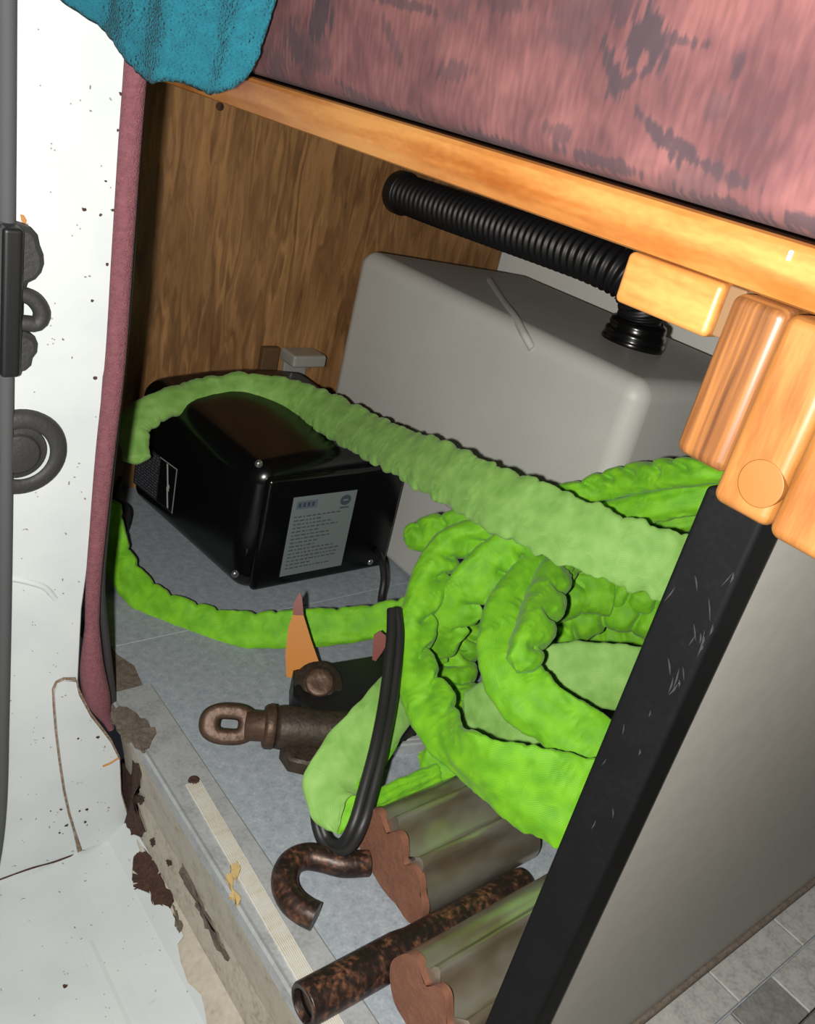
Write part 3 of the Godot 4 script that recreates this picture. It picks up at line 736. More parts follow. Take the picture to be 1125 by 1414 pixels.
# ---------------------------------------------------------------- door pillar
func jamb():
	var j := shell("wall_pillar", "chipped white painted door pillar at the left edge", "door pillar")
	var outline := [Vector2(0.3018, 0.7387), Vector2(0.3043, 0.7104), Vector2(0.3010, 0.6673), Vector2(0.3014, 0.6554), Vector2(0.3013, 0.6117), Vector2(0.3007, 0.5566), Vector2(0.3002, 0.5128), Vector2(0.3012, 0.4181), Vector2(0.2989, 0.4035), Vector2(0.2993, 0.3250), Vector2(0.2991, 0.2403), Vector2(0.2935, 0.1482), Vector2(0.2949, 0.0537), Vector2(0.2974, 0.0379), Vector2(0.3106, 0.0027), Vector2(0.3255, -0.0238), Vector2(0.3381, -0.0459), Vector2(0.3509, -0.0778), Vector2(0.3572, -0.1356), Vector2(0.3713, -0.1851), Vector2(0.3757, -0.2153), Vector2(0.3830, -0.2332), Vector2(0.3955, -0.3792), Vector2(0.1723, -0.3344), Vector2(0.1776, 0.7081)]
	obj("painted_face", slab(outline, on_z(-0.765), Vector3(0, 0, 0.025), 0.0012), M.white, j)
	obj("return_flange", block(Vector3(0.16, -0.24, -0.92), Vector3(0.20, 0.95, -0.765), 0.004, 2), M.white, j)
	# welded plate over the pillar foot, rust creeping round its edge
	var plate := [Vector2(0.2725, 0.0581), Vector2(0.2691, 0.0493), Vector2(0.2708, 0.0279), Vector2(0.2747, -0.0093), Vector2(0.2806, -0.0541), Vector2(0.2877, -0.1015), Vector2(0.2955, -0.1420), Vector2(0.3042, -0.1773), Vector2(0.3131, -0.2114), Vector2(0.3264, -0.2106), Vector2(0.3466, -0.2131), Vector2(0.3729, -0.2145), Vector2(0.3685, -0.1831), Vector2(0.3555, -0.1354), Vector2(0.3493, -0.0789), Vector2(0.3365, -0.0469), Vector2(0.3249, -0.0252), Vector2(0.3100, 0.0014), Vector2(0.2951, 0.0371), Vector2(0.2910, 0.0564), Vector2(0.2800, 0.0597)]
	obj("plate_sealant", slab([Vector2(0.2705, 0.0609), Vector2(0.2671, 0.0511), Vector2(0.2689, 0.0267), Vector2(0.2727, -0.0104), Vector2(0.2787, -0.0563), Vector2(0.2857, -0.1038), Vector2(0.2935, -0.1444), Vector2(0.3021, -0.1809), Vector2(0.3095, -0.2207), Vector2(0.3282, -0.2189), Vector2(0.3494, -0.2206), Vector2(0.3759, -0.2221), Vector2(0.3708, -0.1839), Vector2(0.3577, -0.1361), Vector2(0.3514, -0.0783), Vector2(0.3385, -0.0452), Vector2(0.3268, -0.0234), Vector2(0.3118, 0.0041), Vector2(0.2968, 0.0419), Vector2(0.2919, 0.0593), Vector2(0.2787, 0.0633)], on_z(-0.7405), Vector3(0, 0, 0.0014)), M.sealant, j)
	obj("welded_plate", slab(plate, on_z(-0.7398), Vector3(0, 0, 0.0042), 0.0018), M.white, j)
	obj("seam_crack", rod([Vector3(0.2033, -0.2161, -0.7395), Vector3(0.2514, -0.2156, -0.7395), Vector3(0.2809, -0.2189, -0.7395), Vector3(0.3114, -0.2197, -0.7395), Vector3(0.3481, -0.2256, -0.7395), Vector3(0.3843, -0.2281, -0.7395)], func(t): return 0.0009 + 0.0011 * absf(sin(t * 19.0)) * t, 8), M.rust, j)
	obj("rust_run", rod([Vector3(0.3291, -0.0796, -0.7350), Vector3(0.3376, -0.0785, -0.7350), Vector3(0.3469, -0.0742, -0.7350)], 0.0012, 8), M.rust_run, j)
	obj("pressed_ridge", rod([Vector3(0.2200, 0.2006, -0.7420), Vector3(0.2399, 0.1922, -0.7410), Vector3(0.2554, 0.1823, -0.7410), Vector3(0.2662, 0.1663, -0.7420)], 0.0035, 10), M.white, j)
	# chips of missing paint
	var r := RandomNumberGenerator.new()
	r.seed = 12
	var chips := [Vector3(0.2963, 0.6424, -0.7395), Vector3(0.2960, 0.6154, -0.7395), Vector3(0.2888, 0.5752, -0.7395), Vector3(0.2864, 0.5476, -0.7395), Vector3(0.2724, 0.5503, -0.7395), Vector3(0.2959, 0.5526, -0.7395), Vector3(0.2948, 0.5070, -0.7395), Vector3(0.2843, 0.4748, -0.7395), Vector3(0.2914, 0.4031, -0.7395), Vector3(0.2731, -0.1308, -0.7395), Vector3(0.2848, -0.1338, -0.7395), Vector3(0.2848, -0.1718, -0.7395), Vector3(0.3055, -0.1413, -0.7350), Vector3(0.3142, -0.1429, -0.7350), Vector3(0.2929, -0.1636, -0.7395), Vector3(0.2975, -0.0256, -0.7350), Vector3(0.3200, -0.0317, -0.7350), Vector3(0.3136, -0.1631, -0.7350)]
	for p in chips:
		var o := []
		var n := 8
		var q := 0.0009 + r.randf() * 0.0012
		for k in n: o.append(Vector2(p.x, p.y) + Vector2(cos(TAU * k / n), sin(TAU * k / n)) * q * (0.5 + r.randf() * 0.8))
		obj("paint_chip", slab(o, on_z(p.z - 0.0008), Vector3(0, 0, 0.0012)), M.rust, j)
	var stepchips := [Vector3(0.2515, -0.2225, -0.7205), Vector3(0.2974, -0.2220, -0.6849), Vector3(0.3072, -0.2220, -0.6764), Vector3(0.2800, -0.2225, -0.7362), Vector3(0.2900, -0.2225, -0.7276), Vector3(0.2490, -0.2220, -0.6251), Vector3(0.3417, -0.2145, -0.5104), Vector3(0.3368, -0.2145, -0.4891), Vector3(0.2031, -0.2240, -0.6187), Vector3(0.2405, -0.2220, -0.5813), Vector3(0.3374, -0.2215, -0.7171), Vector3(0.3420, -0.2215, -0.7172), Vector3(0.2892, -0.2215, -0.5967)]
	for p in stepchips:
		var o := []
		var q := 0.0014 + r.randf() * 0.0016
		for k in 8: o.append(Vector2(p.x, p.z) + Vector2(cos(TAU * k / 8), sin(TAU * k / 8)) * q * (0.5 + r.randf() * 0.8))
		obj("paint_chip", slab(o, func(w): return Vector3(w.x, p.y - 0.0015, w.y), Vector3(0, 0.0025, 0)), M.rust, j)
	# --- velvet trim and black seal along the pillar's edge
	var path := [Vector3(0.3055, 0.7009, -0.7380), Vector3(0.3059, 0.6549, -0.7380), Vector3(0.3059, 0.6060, -0.7380), Vector3(0.3068, 0.5175, -0.7380), Vector3(0.3078, 0.4188, -0.7380), Vector3(0.3048, 0.3254, -0.7380), Vector3(0.3034, 0.2408, -0.7380), Vector3(0.3029, 0.1798, -0.7380), Vector3(0.3055, 0.1133, -0.7380), Vector3(0.3095, 0.0608, -0.7380), Vector3(0.3206, 0.0146, -0.7380), Vector3(0.3359, -0.0269, -0.7380)]
	tag(obj("velvet_edge_trim", rod(path, func(t): return (0.0092 - 0.0018 * smoothstep(0.4, 0.78, t) + 0.0066 * smoothstep(0.78, 0.90, t)) * (1.0 - 0.72 * smoothstep(0.91, 1.0, t)), 20), M.trim), "maroon velvet edge trim running down the white pillar's edge", "edge trim").set_meta("kind", "structure")
	tag(obj("rubber_door_seal", rod([Vector3(0.3159, 0.7019, -0.7520), Vector3(0.3170, 0.6496, -0.7520), Vector3(0.3176, 0.5935, -0.7520), Vector3(0.3198, 0.4821, -0.7520), Vector3(0.3198, 0.4134, -0.7520), Vector3(0.3171, 0.3178, -0.7520), Vector3(0.3159, 0.2311, -0.7520), Vector3(0.3167, 0.1638, -0.7520), Vector3(0.3260, 0.0955, -0.7520), Vector3(0.3362, 0.0322, -0.7520), Vector3(0.3441, -0.0183, -0.7520)], func(t): return 0.0048, 14), M.rubber), "thin black rubber door seal running down beside the maroon edge trim", "seal").set_meta("kind", "structure")
	var gk := Shape.new()
	gk.tube([Vector3(0.2074, 0.7158, -0.7330), Vector3(0.2096, 0.5935, -0.7330), Vector3(0.2122, 0.4216, -0.7330), Vector3(0.2147, 0.2047, -0.7330), Vector3(0.2157, 0.0259, -0.7330), Vector3(0.2154, -0.0981, -0.7330), Vector3(0.2090, -0.1860, -0.7330), Vector3(0.1986, -0.2282, -0.7330)], 0.0066, 14)
	tag(obj("door_gasket", gk, M.gasket), "dark grey door gasket running down the far left edge of the pillar", "gasket").set_meta("kind", "structure")
	# --- latch striker
	var la := thing("latch_striker", Vector3(0.225, 0.5, -0.74), "black lobed latch striker with a loop on the white pillar above the round plug", "latch")
	obj("upper_lobe", slab([Vector2(0.2004, 0.5377), Vector2(0.2186, 0.5371), Vector2(0.2263, 0.5356), Vector2(0.2314, 0.5303), Vector2(0.2333, 0.5224), Vector2(0.2364, 0.5150), Vector2(0.2372, 0.5074), Vector2(0.2352, 0.5002), Vector2(0.2308, 0.4945), Vector2(0.2252, 0.4913), Vector2(0.2231, 0.4840), Vector2(0.2255, 0.4792), Vector2(0.2011, 0.4686)], on_z(-0.742), Vector3(0, 0, 0.020), 0.004), M.rubber, la)
	obj("rear_spine", block(Vector3(0.2022, 0.4151, -0.7420), Vector3(0.2186, 0.5372, -0.7420) + Vector3(0, 0, 0.03), 0.004, 3), M.black_plastic, la)
	obj("striker_loop", rod([Vector3(0.2075, 0.4798, -0.7280), Vector3(0.2197, 0.4815, -0.7280), Vector3(0.2299, 0.4783, -0.7280), Vector3(0.2365, 0.4706, -0.7280), Vector3(0.2379, 0.4633, -0.7280), Vector3(0.2340, 0.4570, -0.7280), Vector3(0.2248, 0.4574, -0.7280), Vector3(0.2157, 0.4572, -0.7280), Vector3(0.2079, 0.4583, -0.7280)], func(t): return 0.0058 + 0.001 * sin(t * PI), 16), M.rubber, la)
	obj("lower_lobe", slab([Vector2(0.2013, 0.4529), Vector2(0.2263, 0.4496), Vector2(0.2328, 0.4459), Vector2(0.2354, 0.4395), Vector2(0.2350, 0.4318), Vector2(0.2316, 0.4266), Vector2(0.2306, 0.4201), Vector2(0.2260, 0.4156), Vector2(0.2189, 0.4137), Vector2(0.2017, 0.4140)], on_z(-0.742), Vector3(0, 0, 0.018), 0.004), M.rubber, la)
	obj("grease_smear", slab([Vector2(0.2227, 0.5421), Vector2(0.2254, 0.5418), Vector2(0.2277, 0.5381), Vector2(0.2273, 0.5346), Vector2(0.2239, 0.5366)], on_z(-0.7405), Vector3(0, 0, 0.0012)), M.rust_run, la)
	# --- round plug
	var pg := thing("rubber_plug", Vector3(0.228, 0.335, -0.74), "round stepped black rubber plug in the white pillar below the latch", "plug")
	var p1 := Shape.new()
	p1.lathe([Vector2(0.0405, -0.002), Vector2(0.0415, 0.003), Vector2(0.0400, 0.007), Vector2(0.0365, 0.0095), Vector2(0.031, 0.0105), Vector2(0.0265, 0.0095), Vector2(0.0250, 0.0065)], Vector3(0.2267, 0.3347, -0.7400), Vector3.BACK, 48)
	obj("plug_rim", p1, M.rubber, pg)
	var p2 := Shape.new()
	p2.lathe([Vector2(0.0258, 0.004), Vector2(0.0245, 0.006), Vector2(0.0195, 0.0045), Vector2(0.0185, 0.009), Vector2(0.0165, 0.011), Vector2(0, 0.0118)], Vector3(0.2242, 0.3356, -0.7400), Vector3.BACK, 40)
	obj("plug_centre", p2, M.rubber, pg)

# ---------------------------------------------------------------- tank and its filler hose
func tank():
	var t := thing("water_tank", Vector3(1.04, 0, -0.84), "large pale grey plastic water tank standing under the bed board", "water tank")
	var taper := func(p: Vector3):
		var f := p.y / 0.457
		p.z += (0.006 if p.z < -0.84 else -0.006) * (1.0 - f) * -1.0
		if p.y > 0.3: p.y -= 0.022 * clampf((p.x - 0.852) / 0.388, 0, 1)
		if p.y < 0.178: p.x += 0.012 * smoothstep(0.178, 0.165, p.y)
		return p
	var body := Shape.new()
	body.block(Vector3(0.852, 0.17, -1.135), Vector3(1.24, 0.457, -0.552), 0.026, 6, taper)
	body.block(Vector3(0.862, 0.002, -1.128), Vector3(1.232, 0.19, -0.560), 0.015, 4)
	obj("tank_body", body, M.poly, t)
	obj("moulded_rib", rod([Vector3(1.0342, 0.4470, -1.0138), Vector3(0.9345, 0.4510, -0.8778), Vector3(0.8766, 0.4540, -0.7938), Vector3(0.8535, 0.4466, -0.7506), Vector3(0.8525, 0.4345, -0.7297)], 0.0055, 12), M.poly, t)
	obj("moulded_rib", block(Vector3(0.849, 0.165, -1.13), Vector3(0.858, 0.180, -0.557), 0.004, 3), M.poly, t)
	var h := thing("filler_hose", Vector3(1.0300, 0.4570, -0.7027), "black ribbed filler hose running above the tank and bending down into its top", "hose")
	var hs := Shape.new()
	hs.tube([Vector3(1.0, 0.531, -1.246), Vector3(1.0, 0.532, -1.15), Vector3(1.0, 0.536, -1.0), Vector3(1.0, 0.540, -0.86), Vector3(1.003, 0.540, -0.785), Vector3(1.014, 0.532, -0.735), Vector3(1.03, 0.512, -0.720), Vector3(1.040, 0.49, -0.718), Vector3(1.042, 0.462, -0.718)], 0.033, 28, true, 0.13, 0.0125)
	obj("ribbed_hose", hs, M.black_plastic, h)
	var col := Shape.new()
	col.lathe([Vector2(0.030, -0.004), Vector2(0.044, -0.004), Vector2(0.0455, 0.002), Vector2(0.044, 0.006), Vector2(0.0425, 0.008), Vector2(0.0435, 0.012), Vector2(0.0425, 0.017), Vector2(0.0395, 0.019), Vector2(0.0405, 0.024), Vector2(0.039, 0.030), Vector2(0.033, 0.033)], Vector3(1.042, 0.449, -0.718), Vector3.UP, 40)
	obj("hose_collar", col, M.black_gloss, h)
	var end := Shape.new()
	end.lathe([Vector2(0.030, 0), Vector2(0.0355, 0), Vector2(0.0365, 0.004), Vector2(0.0365, 0.018), Vector2(0.035, 0.022), Vector2(0.031, 0.022)], Vector3(1.0, 0.531, -1.2495), Vector3.BACK, 40)
	obj("end_cuff", end, M.black_plastic, h)
	# --- bits beside the tank
	tag(obj("wood_offcut", block(Vector3(0.772, 0.0, -1.2495), Vector3(0.806, 0.252, -1.236), 0.003, 2), M.offcut), "upright tan wood offcut against the wood-grain panel beside the tank", "offcut")
	var br := thing("tank_bracket", Vector3(0.84, 0, -1.24), "small dull grey plastic bracket at the tank's left end", "bracket")
	obj("bracket_post", block(Vector3(0.818, 0.0, -1.246), Vector3(0.866, 0.228, -1.236), 0.003, 3), M.clear_plastic, br)
	obj("bracket_lip", block(Vector3(0.812, 0.228, -1.248), Vector3(0.880, 0.250, -1.200), 0.005, 3), M.clear_plastic, br)

# ---------------------------------------------------------------- black electrical box
func converter():
	var t := thing("converter_box", Vector3(0.71, 0, -1.05), "glossy black electrical box with a white data label beside the wood-grain panel", "electrical box")
	var sh := func(p: Vector3): # tucked in towards the foot, left side swelling to the rear
		var f := clampf(p.y / 0.215, 0, 1)
		if p.x < 0.7: p.x -= 0.11 * clampf(-0.889 - p.z, 0, 0.3) * (0.7 - p.x) / 0.12
		p.y += 0.016 * f * clampf(-0.95 - p.z, 0, 0.25) / 0.25
		p.y += 0.012 * sin(PI * clampf((p.x - 0.578) / 0.27, 0, 1)) * f
		return p
	obj("case", block(Vector3(0.579, 0.004, -1.215), Vector3(0.847, 0.206, -0.893), 0.030, 6, sh), M.black_gloss, t)
	var fp := obj("front_cover", block(Vector3(0.593, 0.014, -0.900), Vector3(0.836, 0.194, -0.884), 0.011, 5), M.black_gloss, t)
	for p in [Vector3(0.5718, 0.2203, -0.8840), Vector3(0.5620, 0.0513, -0.8840), Vector3(0.7997, 0.1993, -0.8840), Vector3(0.8022, 0.0281, -0.8840)]:
		var sc := Shape.new()
		sc.lathe([Vector2(0.0052, -0.003), Vector2(0.0052, 0.0006), Vector2(0.004, 0.0022), Vector2(0.0012, 0.0028), Vector2(0, 0.0024)], p, Vector3.BACK, 20)
		obj("screw", sc, M.steel, fp)
	var q := [Vector3(0.6307, 0.1652, -0.8834), Vector3(0.7404, 0.1615, -0.8834), Vector3(0.7484, 0.0303, -0.8834), Vector3(0.6402, 0.0366, -0.8834)]
	var x0: float = (q[0].x + q[3].x) / 2
	var x1: float = (q[1].x + q[2].x) / 2
	var y1: float = (q[0].y + q[1].y) / 2
	var y0: float = (q[2].y + q[3].y) / 2
	var lb := Shape.new()
	card(lb, Vector3(x0, y1, -0.8834), Vector3(x1 - x0, 0, 0), Vector3(0, y0 - y1, 0), Vector3(0, 0, 0.0006))
	var l := obj("data_label", lb, M.plate_label, fp)
	l.set_meta("label", "white data label with small print")
	var wl := Shape.new()
	# the warning label lies on the swelling left side
	card(wl, Vector3(0.5438, 0.116, -1.195), Vector3(0.0134, 0.004, 0.118), Vector3(0.0, -0.076, 0.0), Vector3(-0.0006, 0, 0.0001))
	var w := obj("warning_label", wl, M.warn_label, t)
	w.set_meta("label", "dark warning label with a lightning bolt")
	
	obj("power_lead", rod([Vector3(0.8201, 0.0399, -0.8950), Vector3(0.7648, 0.0752, -0.8184), Vector3(0.7522, 0.0627, -0.7914), Vector3(0.7394, 0.0395, -0.7729), Vector3(0.7082, 0.0318, -0.7208), Vector3(0.7278, 0.0121, -0.6888)], 0.0052, 10), M.cord, t)
	obj("rear_lead", rod([Vector3(0.5107, 0.0660, -1.1659), Vector3(0.4924, 0.0443, -1.1384), Vector3(0.5003, 0.0387, -1.1115), Vector3(0.4742, 0.0242, -1.0654), Vector3(0.4466, 0.0090, -1.0357), Vector3(0.4361, -0.0101, -1.0100), Vector3(0.4467, -0.0227, -0.9759), Vector3(0.4695, -0.0213, -0.9471), Vector3(0.5169, -0.0140, -0.9215)], 0.0062, 10), M.cord, t)
func card(s: Shape, at: Vector3, across: Vector3, down: Vector3, out: Vector3):
	var c := [at, at + across, at + across + down, at + down]
	var uvs := [Vector2(0, 0), Vector2(1, 0), Vector2(1, 1), Vector2(0, 1)]
	s.g += 1
	var b := s.v.size()
	for k in 4: s.vert(c[k] + out, uvs[k])
	s.tri.append_array([b, b + 2, b + 1, b, b + 3, b + 2])
	for k in 4:
		s.g += 1
		var e := s.v.size()
		for p in [c[k] + out, c[(k + 1) % 4] + out, c[(k + 1) % 4], c[k]]: s.vert(p, Vector2(0.01, 0.01))
		s.tri.append_array([e, e + 1, e + 2, e, e + 2, e + 3])
	s.g += 1
	b = s.v.size()
	for k in 4: s.vert(c[k], Vector2(0.01, 0.01))
	s.tri.append_array([b, b + 1, b + 2, b, b + 2, b + 3])

# ---------------------------------------------------------------- rusty scissor jack
func jack():
	var a := Vector3(0.4076, 0.0300, -0.6480)
	var b := Vector3(0.5645, 0.0300, -0.5618)
	var ax := (b - a).normalized()
	var side := ax.cross(Vector3.UP).normalized()
	var t := thing("scissor_jack", (a + b) / 2 * Vector3(1, 0, 1), "rusty black scissor jack with an eye end and an orange plate lying on the floor", "jack")
	var at := func(d: float, u := 0.0, h := 0.0): return a + ax * d + side * u + Vector3.UP * h
	# eye: a flattened ring on a neck
	var ring := Shape.new()
	var rows := []
	var en := Vector3(-0.55, 0.62, 0.56)
	en = (en - ax * en.dot(ax)).normalized()
	var es := ax.cross(en)
	for i in 49:
		var th := TAU * i / 48
		var c: Vector3 = a + ax * (0.022 + signf(cos(th)) * pow(absf(cos(th)), 0.7) * 0.0215) + es * signf(sin(th)) * pow(absf(sin(th)), 0.8) * 0.0140
		var o := ax * cos(th) * 1.22 + es * sin(th) * 0.98
		var row := PackedVector3Array()
		for k in 14:
			var ph := TAU * k / 14
			row.append(c + o * signf(cos(ph)) * pow(absf(cos(ph)), 0.7) * 0.0092 + en * signf(sin(ph)) * pow(absf(sin(ph)), 0.7) * 0.0085)
		rows.append(row)
	ring.net(rows)
	obj("eye_end", ring, M.eye_iron, t)
	var nk := Shape.new()
	nk.lathe([Vector2(0, 0.038), Vector2(0.017, 0.040), Vector2(0.017, 0.060), Vector2(0.0225, 0.061), Vector2(0.025, 0.064), Vector2(0.025, 0.071), Vector2(0.0225, 0.074), Vector2(0, 0.074)], a, ax, 32)
	obj("thrust_collar", nk, M.eye_iron, t)
	var bd := Shape.new()
	bd.lathe([Vector2(0, 0.072), Vector2(0.0235, 0.074), Vector2(0.0245, 0.080), Vector2(0.0245, 0.108), Vector2(0.023, 0.112), Vector2(0.023, 0.19), Vector2(0, 0.192)], a, ax, 32)
	obj("trunnion_body", bd, M.iron, t)
	# trunnion boss with its pin
	var bp: Vector3 = Vector3(0.5434, 0.0501, -0.6378)
	var bs := Shape.new()
	bs.lathe([Vector2(0.030, -0.06), Vector2(0.030, -0.006), Vector2(0.028, 0), Vector2(0.021, 0.001), Vector2(0.020, 0.006), Vector2(0.016, 0.0075), Vector2(0, 0.007)], bp, Vector3(-0.35, 0.80, 0.48).normalized(), 32)
	obj("pin_boss", bs, M.iron, t)
	var cap := Shape.new()
	cap.lathe([Vector2(0.0172, 0), Vector2(0.0172, 0.003), Vector2(0.015, 0.0055), Vector2(0.009, 0.005), Vector2(0, 0.0042)], bp + Vector3(-0.35, 0.80, 0.48).normalized() * 0.0065, Vector3(-0.35, 0.80, 0.48).normalized(), 28)
	obj("pin_head", cap, M.eye_iron, t)
	# folded arms behind and below
	var arm := Shape.new()
	arm.prism([Vector2(0.5333, -0.6781), Vector2(0.5683, -0.6750), Vector2(0.6507, -0.6637), Vector2(0.6880, -0.6495), Vector2(0.6550, -0.5484), Vector2(0.6049, -0.5421), Vector2(0.5494, -0.5529), Vector2(0.5084, -0.5968), Vector2(0.5087, -0.6374)], func(p): return Vector3(p.x, 0.012, p.y), Vector3(0, 0.036, 0), 0.004)
	obj("jack_arm", arm, M.black_plastic, t)
	var arm2 := Shape.new()
	arm2.prism([Vector2(0.4912, -0.6217), Vector2(0.5890, -0.6005), Vector2(0.5793, -0.5568), Vector2(0.5227, -0.5497), Vector2(0.4822, -0.5545), Vector2(0.4673, -0.5686), Vector2(0.4688, -0.5901)], func(p): return Vector3(p.x, 0.004, p.y), Vector3(0, 0.018, 0), 0.003)
	obj("jack_arm", arm2, M.iron, t)
	# orange plate standing up, red tip
	var base := Vector3(0.5502, 0.0398, -0.6785)
	var pu := Vector3(0.12, 0.88, -0.40).normalized()
	var pr := Vector3(0.77, 0.10, 0.60).normalized()
	pr = (pr - pu * pr.dot(pu)).normalized()
	var pn := pu.cross(pr)
	var to3 := func(p: Vector2): return base + pr * p.x + pu * p.y
	var sc := 1.07 / 1200.0
	var pts := []
	for p in [Vector2(-24, -10), Vector2(-27, 20), Vector2(-24, 55), Vector2(-19, 70), Vector2(-4, 70), Vector2(8, 38), Vector2(23, 3), Vector2(20, -14)]: pts.append(p * sc * Vector2(1, 1.08))
	obj("orange_plate", slab(pts, to3, pn * 0.004, 0.0008), M.orange, t)
	var tip := []
	for p in [Vector2(-19, 70), Vector2(-18, 86), Vector2(-10, 100), Vector2(-7, 92), Vector2(-4, 70)]: tip.append(p * sc * Vector2(1, 1.08))
	obj("plate_tip", slab(tip, to3, pn * 0.004, 0.0008), M.red_tip, t)
	var tabb := Vector3(0.6131, 0.0802, -0.6291)
	var to4 := func(p: Vector2): return tabb + pr * p.x + pu * p.y
	var tp := []
	for p in [Vector2(-3, -6), Vector2(-2, 28), Vector2(6, 34), Vector2(14, 28), Vector2(16, 16), Vector2(10, 4), Vector2(2, -8)]: tp.append(p * sc)
	obj("red_tab", slab(tp, to4, pn * 0.004, 0.0008), M.red_tip, t)
	# --- crank handle and pipe
	var ch := thing("crank_handle", Vector3(0.4187, 0.0000, -0.4262), "rusty hooked crank handle lying in front of the jack", "crank handle")
	obj("hook_rod", rod([Vector3(0.3894, 0.0160, -0.3906), Vector3(0.3832, 0.0160, -0.4007), Vector3(0.3789, 0.0160, -0.4143), Vector3(0.3806, 0.0160, -0.4303), Vector3(0.3890, 0.0160, -0.4444), Vector3(0.4021, 0.0160, -0.4528), Vector3(0.4167, 0.0160, -0.4523), Vector3(0.4307, 0.0160, -0.4423), Vector3(0.4455, 0.0160, -0.4280), Vector3(0.4682, 0.0160, -0.4175)], 0.0128, 20), M.rust_metal, ch)
	var pp := thing("jack_pipe", Vector3(0.4061, 0.0000, -0.3339), "rusty brown and black pipe crossing the sill strip between the two metal chocks", "pipe")
	var pa := Vector3(0.3325, 0.0210, -0.3227)
	var pb := Vector3(0.5306, 0.0210, -0.3212)
	var pd := (pb - pa).normalized()
	var ps := Shape.new()
	ps.lathe([Vector2(0.0125, 0.03), Vector2(0.0135, 0.0), Vector2(0.0175, 0.0), Vector2(0.0185, 0.002), Vector2(0.0185, 0.10), Vector2(0.0165, 0.115), Vector2(0.0165, 0.26), Vector2(0, 0.26)], pa, pd, 32)
	obj("pipe_body", ps, M.rust_metal, pp)
	var plg := Shape.new()
	plg.lathe([Vector2(0, 0.006), Vector2(0.0136, 0.006), Vector2(0.0136, 0.02), Vector2(0, 0.02)], pa, pd, 24)
	obj("pipe_bore", plg, M.rust, pp)
	# --- ribbed bar on the floor
	var rb := thing("ribbed_bar", Vector3(0.6427, 0.0000, -0.5597), "short grey ribbed bar on the floor under the green hose", "bar")
	var z0: float = Vector3(0.6228, 0.0000, -0.5344).z
	var prof := []
	prof.append(Vector2(0, 0))
	for k in 6: prof.append_array([Vector2(k * 0.007, 0.014), Vector2(k * 0.007 + 0.0015, 0.0165), Vector2(k * 0.007 + 0.0055, 0.0165), Vector2(k * 0.007 + 0.007, 0.014)])
	prof.append(Vector2(0.042, 0))
	var bar := Shape.new()
	var bo := Vector3(0.5773, 0.0000, -0.5469)
	var bx := (Vector3(0.6876, 0.0000, -0.5136) - bo).normalized()
	var bz := bx.cross(Vector3.UP)
	var brow := []
	for e in [0.0, 0.22]:
		var row := PackedVector3Array()
		for p in prof: row.append(bo + bx * e - bz * p.x + Vector3.UP * p.y)
		brow.append(row)
	for k in prof.size(): bar.net([PackedVector3Array([brow[0][k], brow[0][(k + 1) % prof.size()]]), PackedVector3Array([brow[1][k], brow[1][(k + 1) % prof.size()]])], false)
	bar.lid(brow[0], PackedVector2Array(prof), true); bar.lid(brow[1], PackedVector2Array(prof))
	obj("bar_body", bar, M.alu, rb)

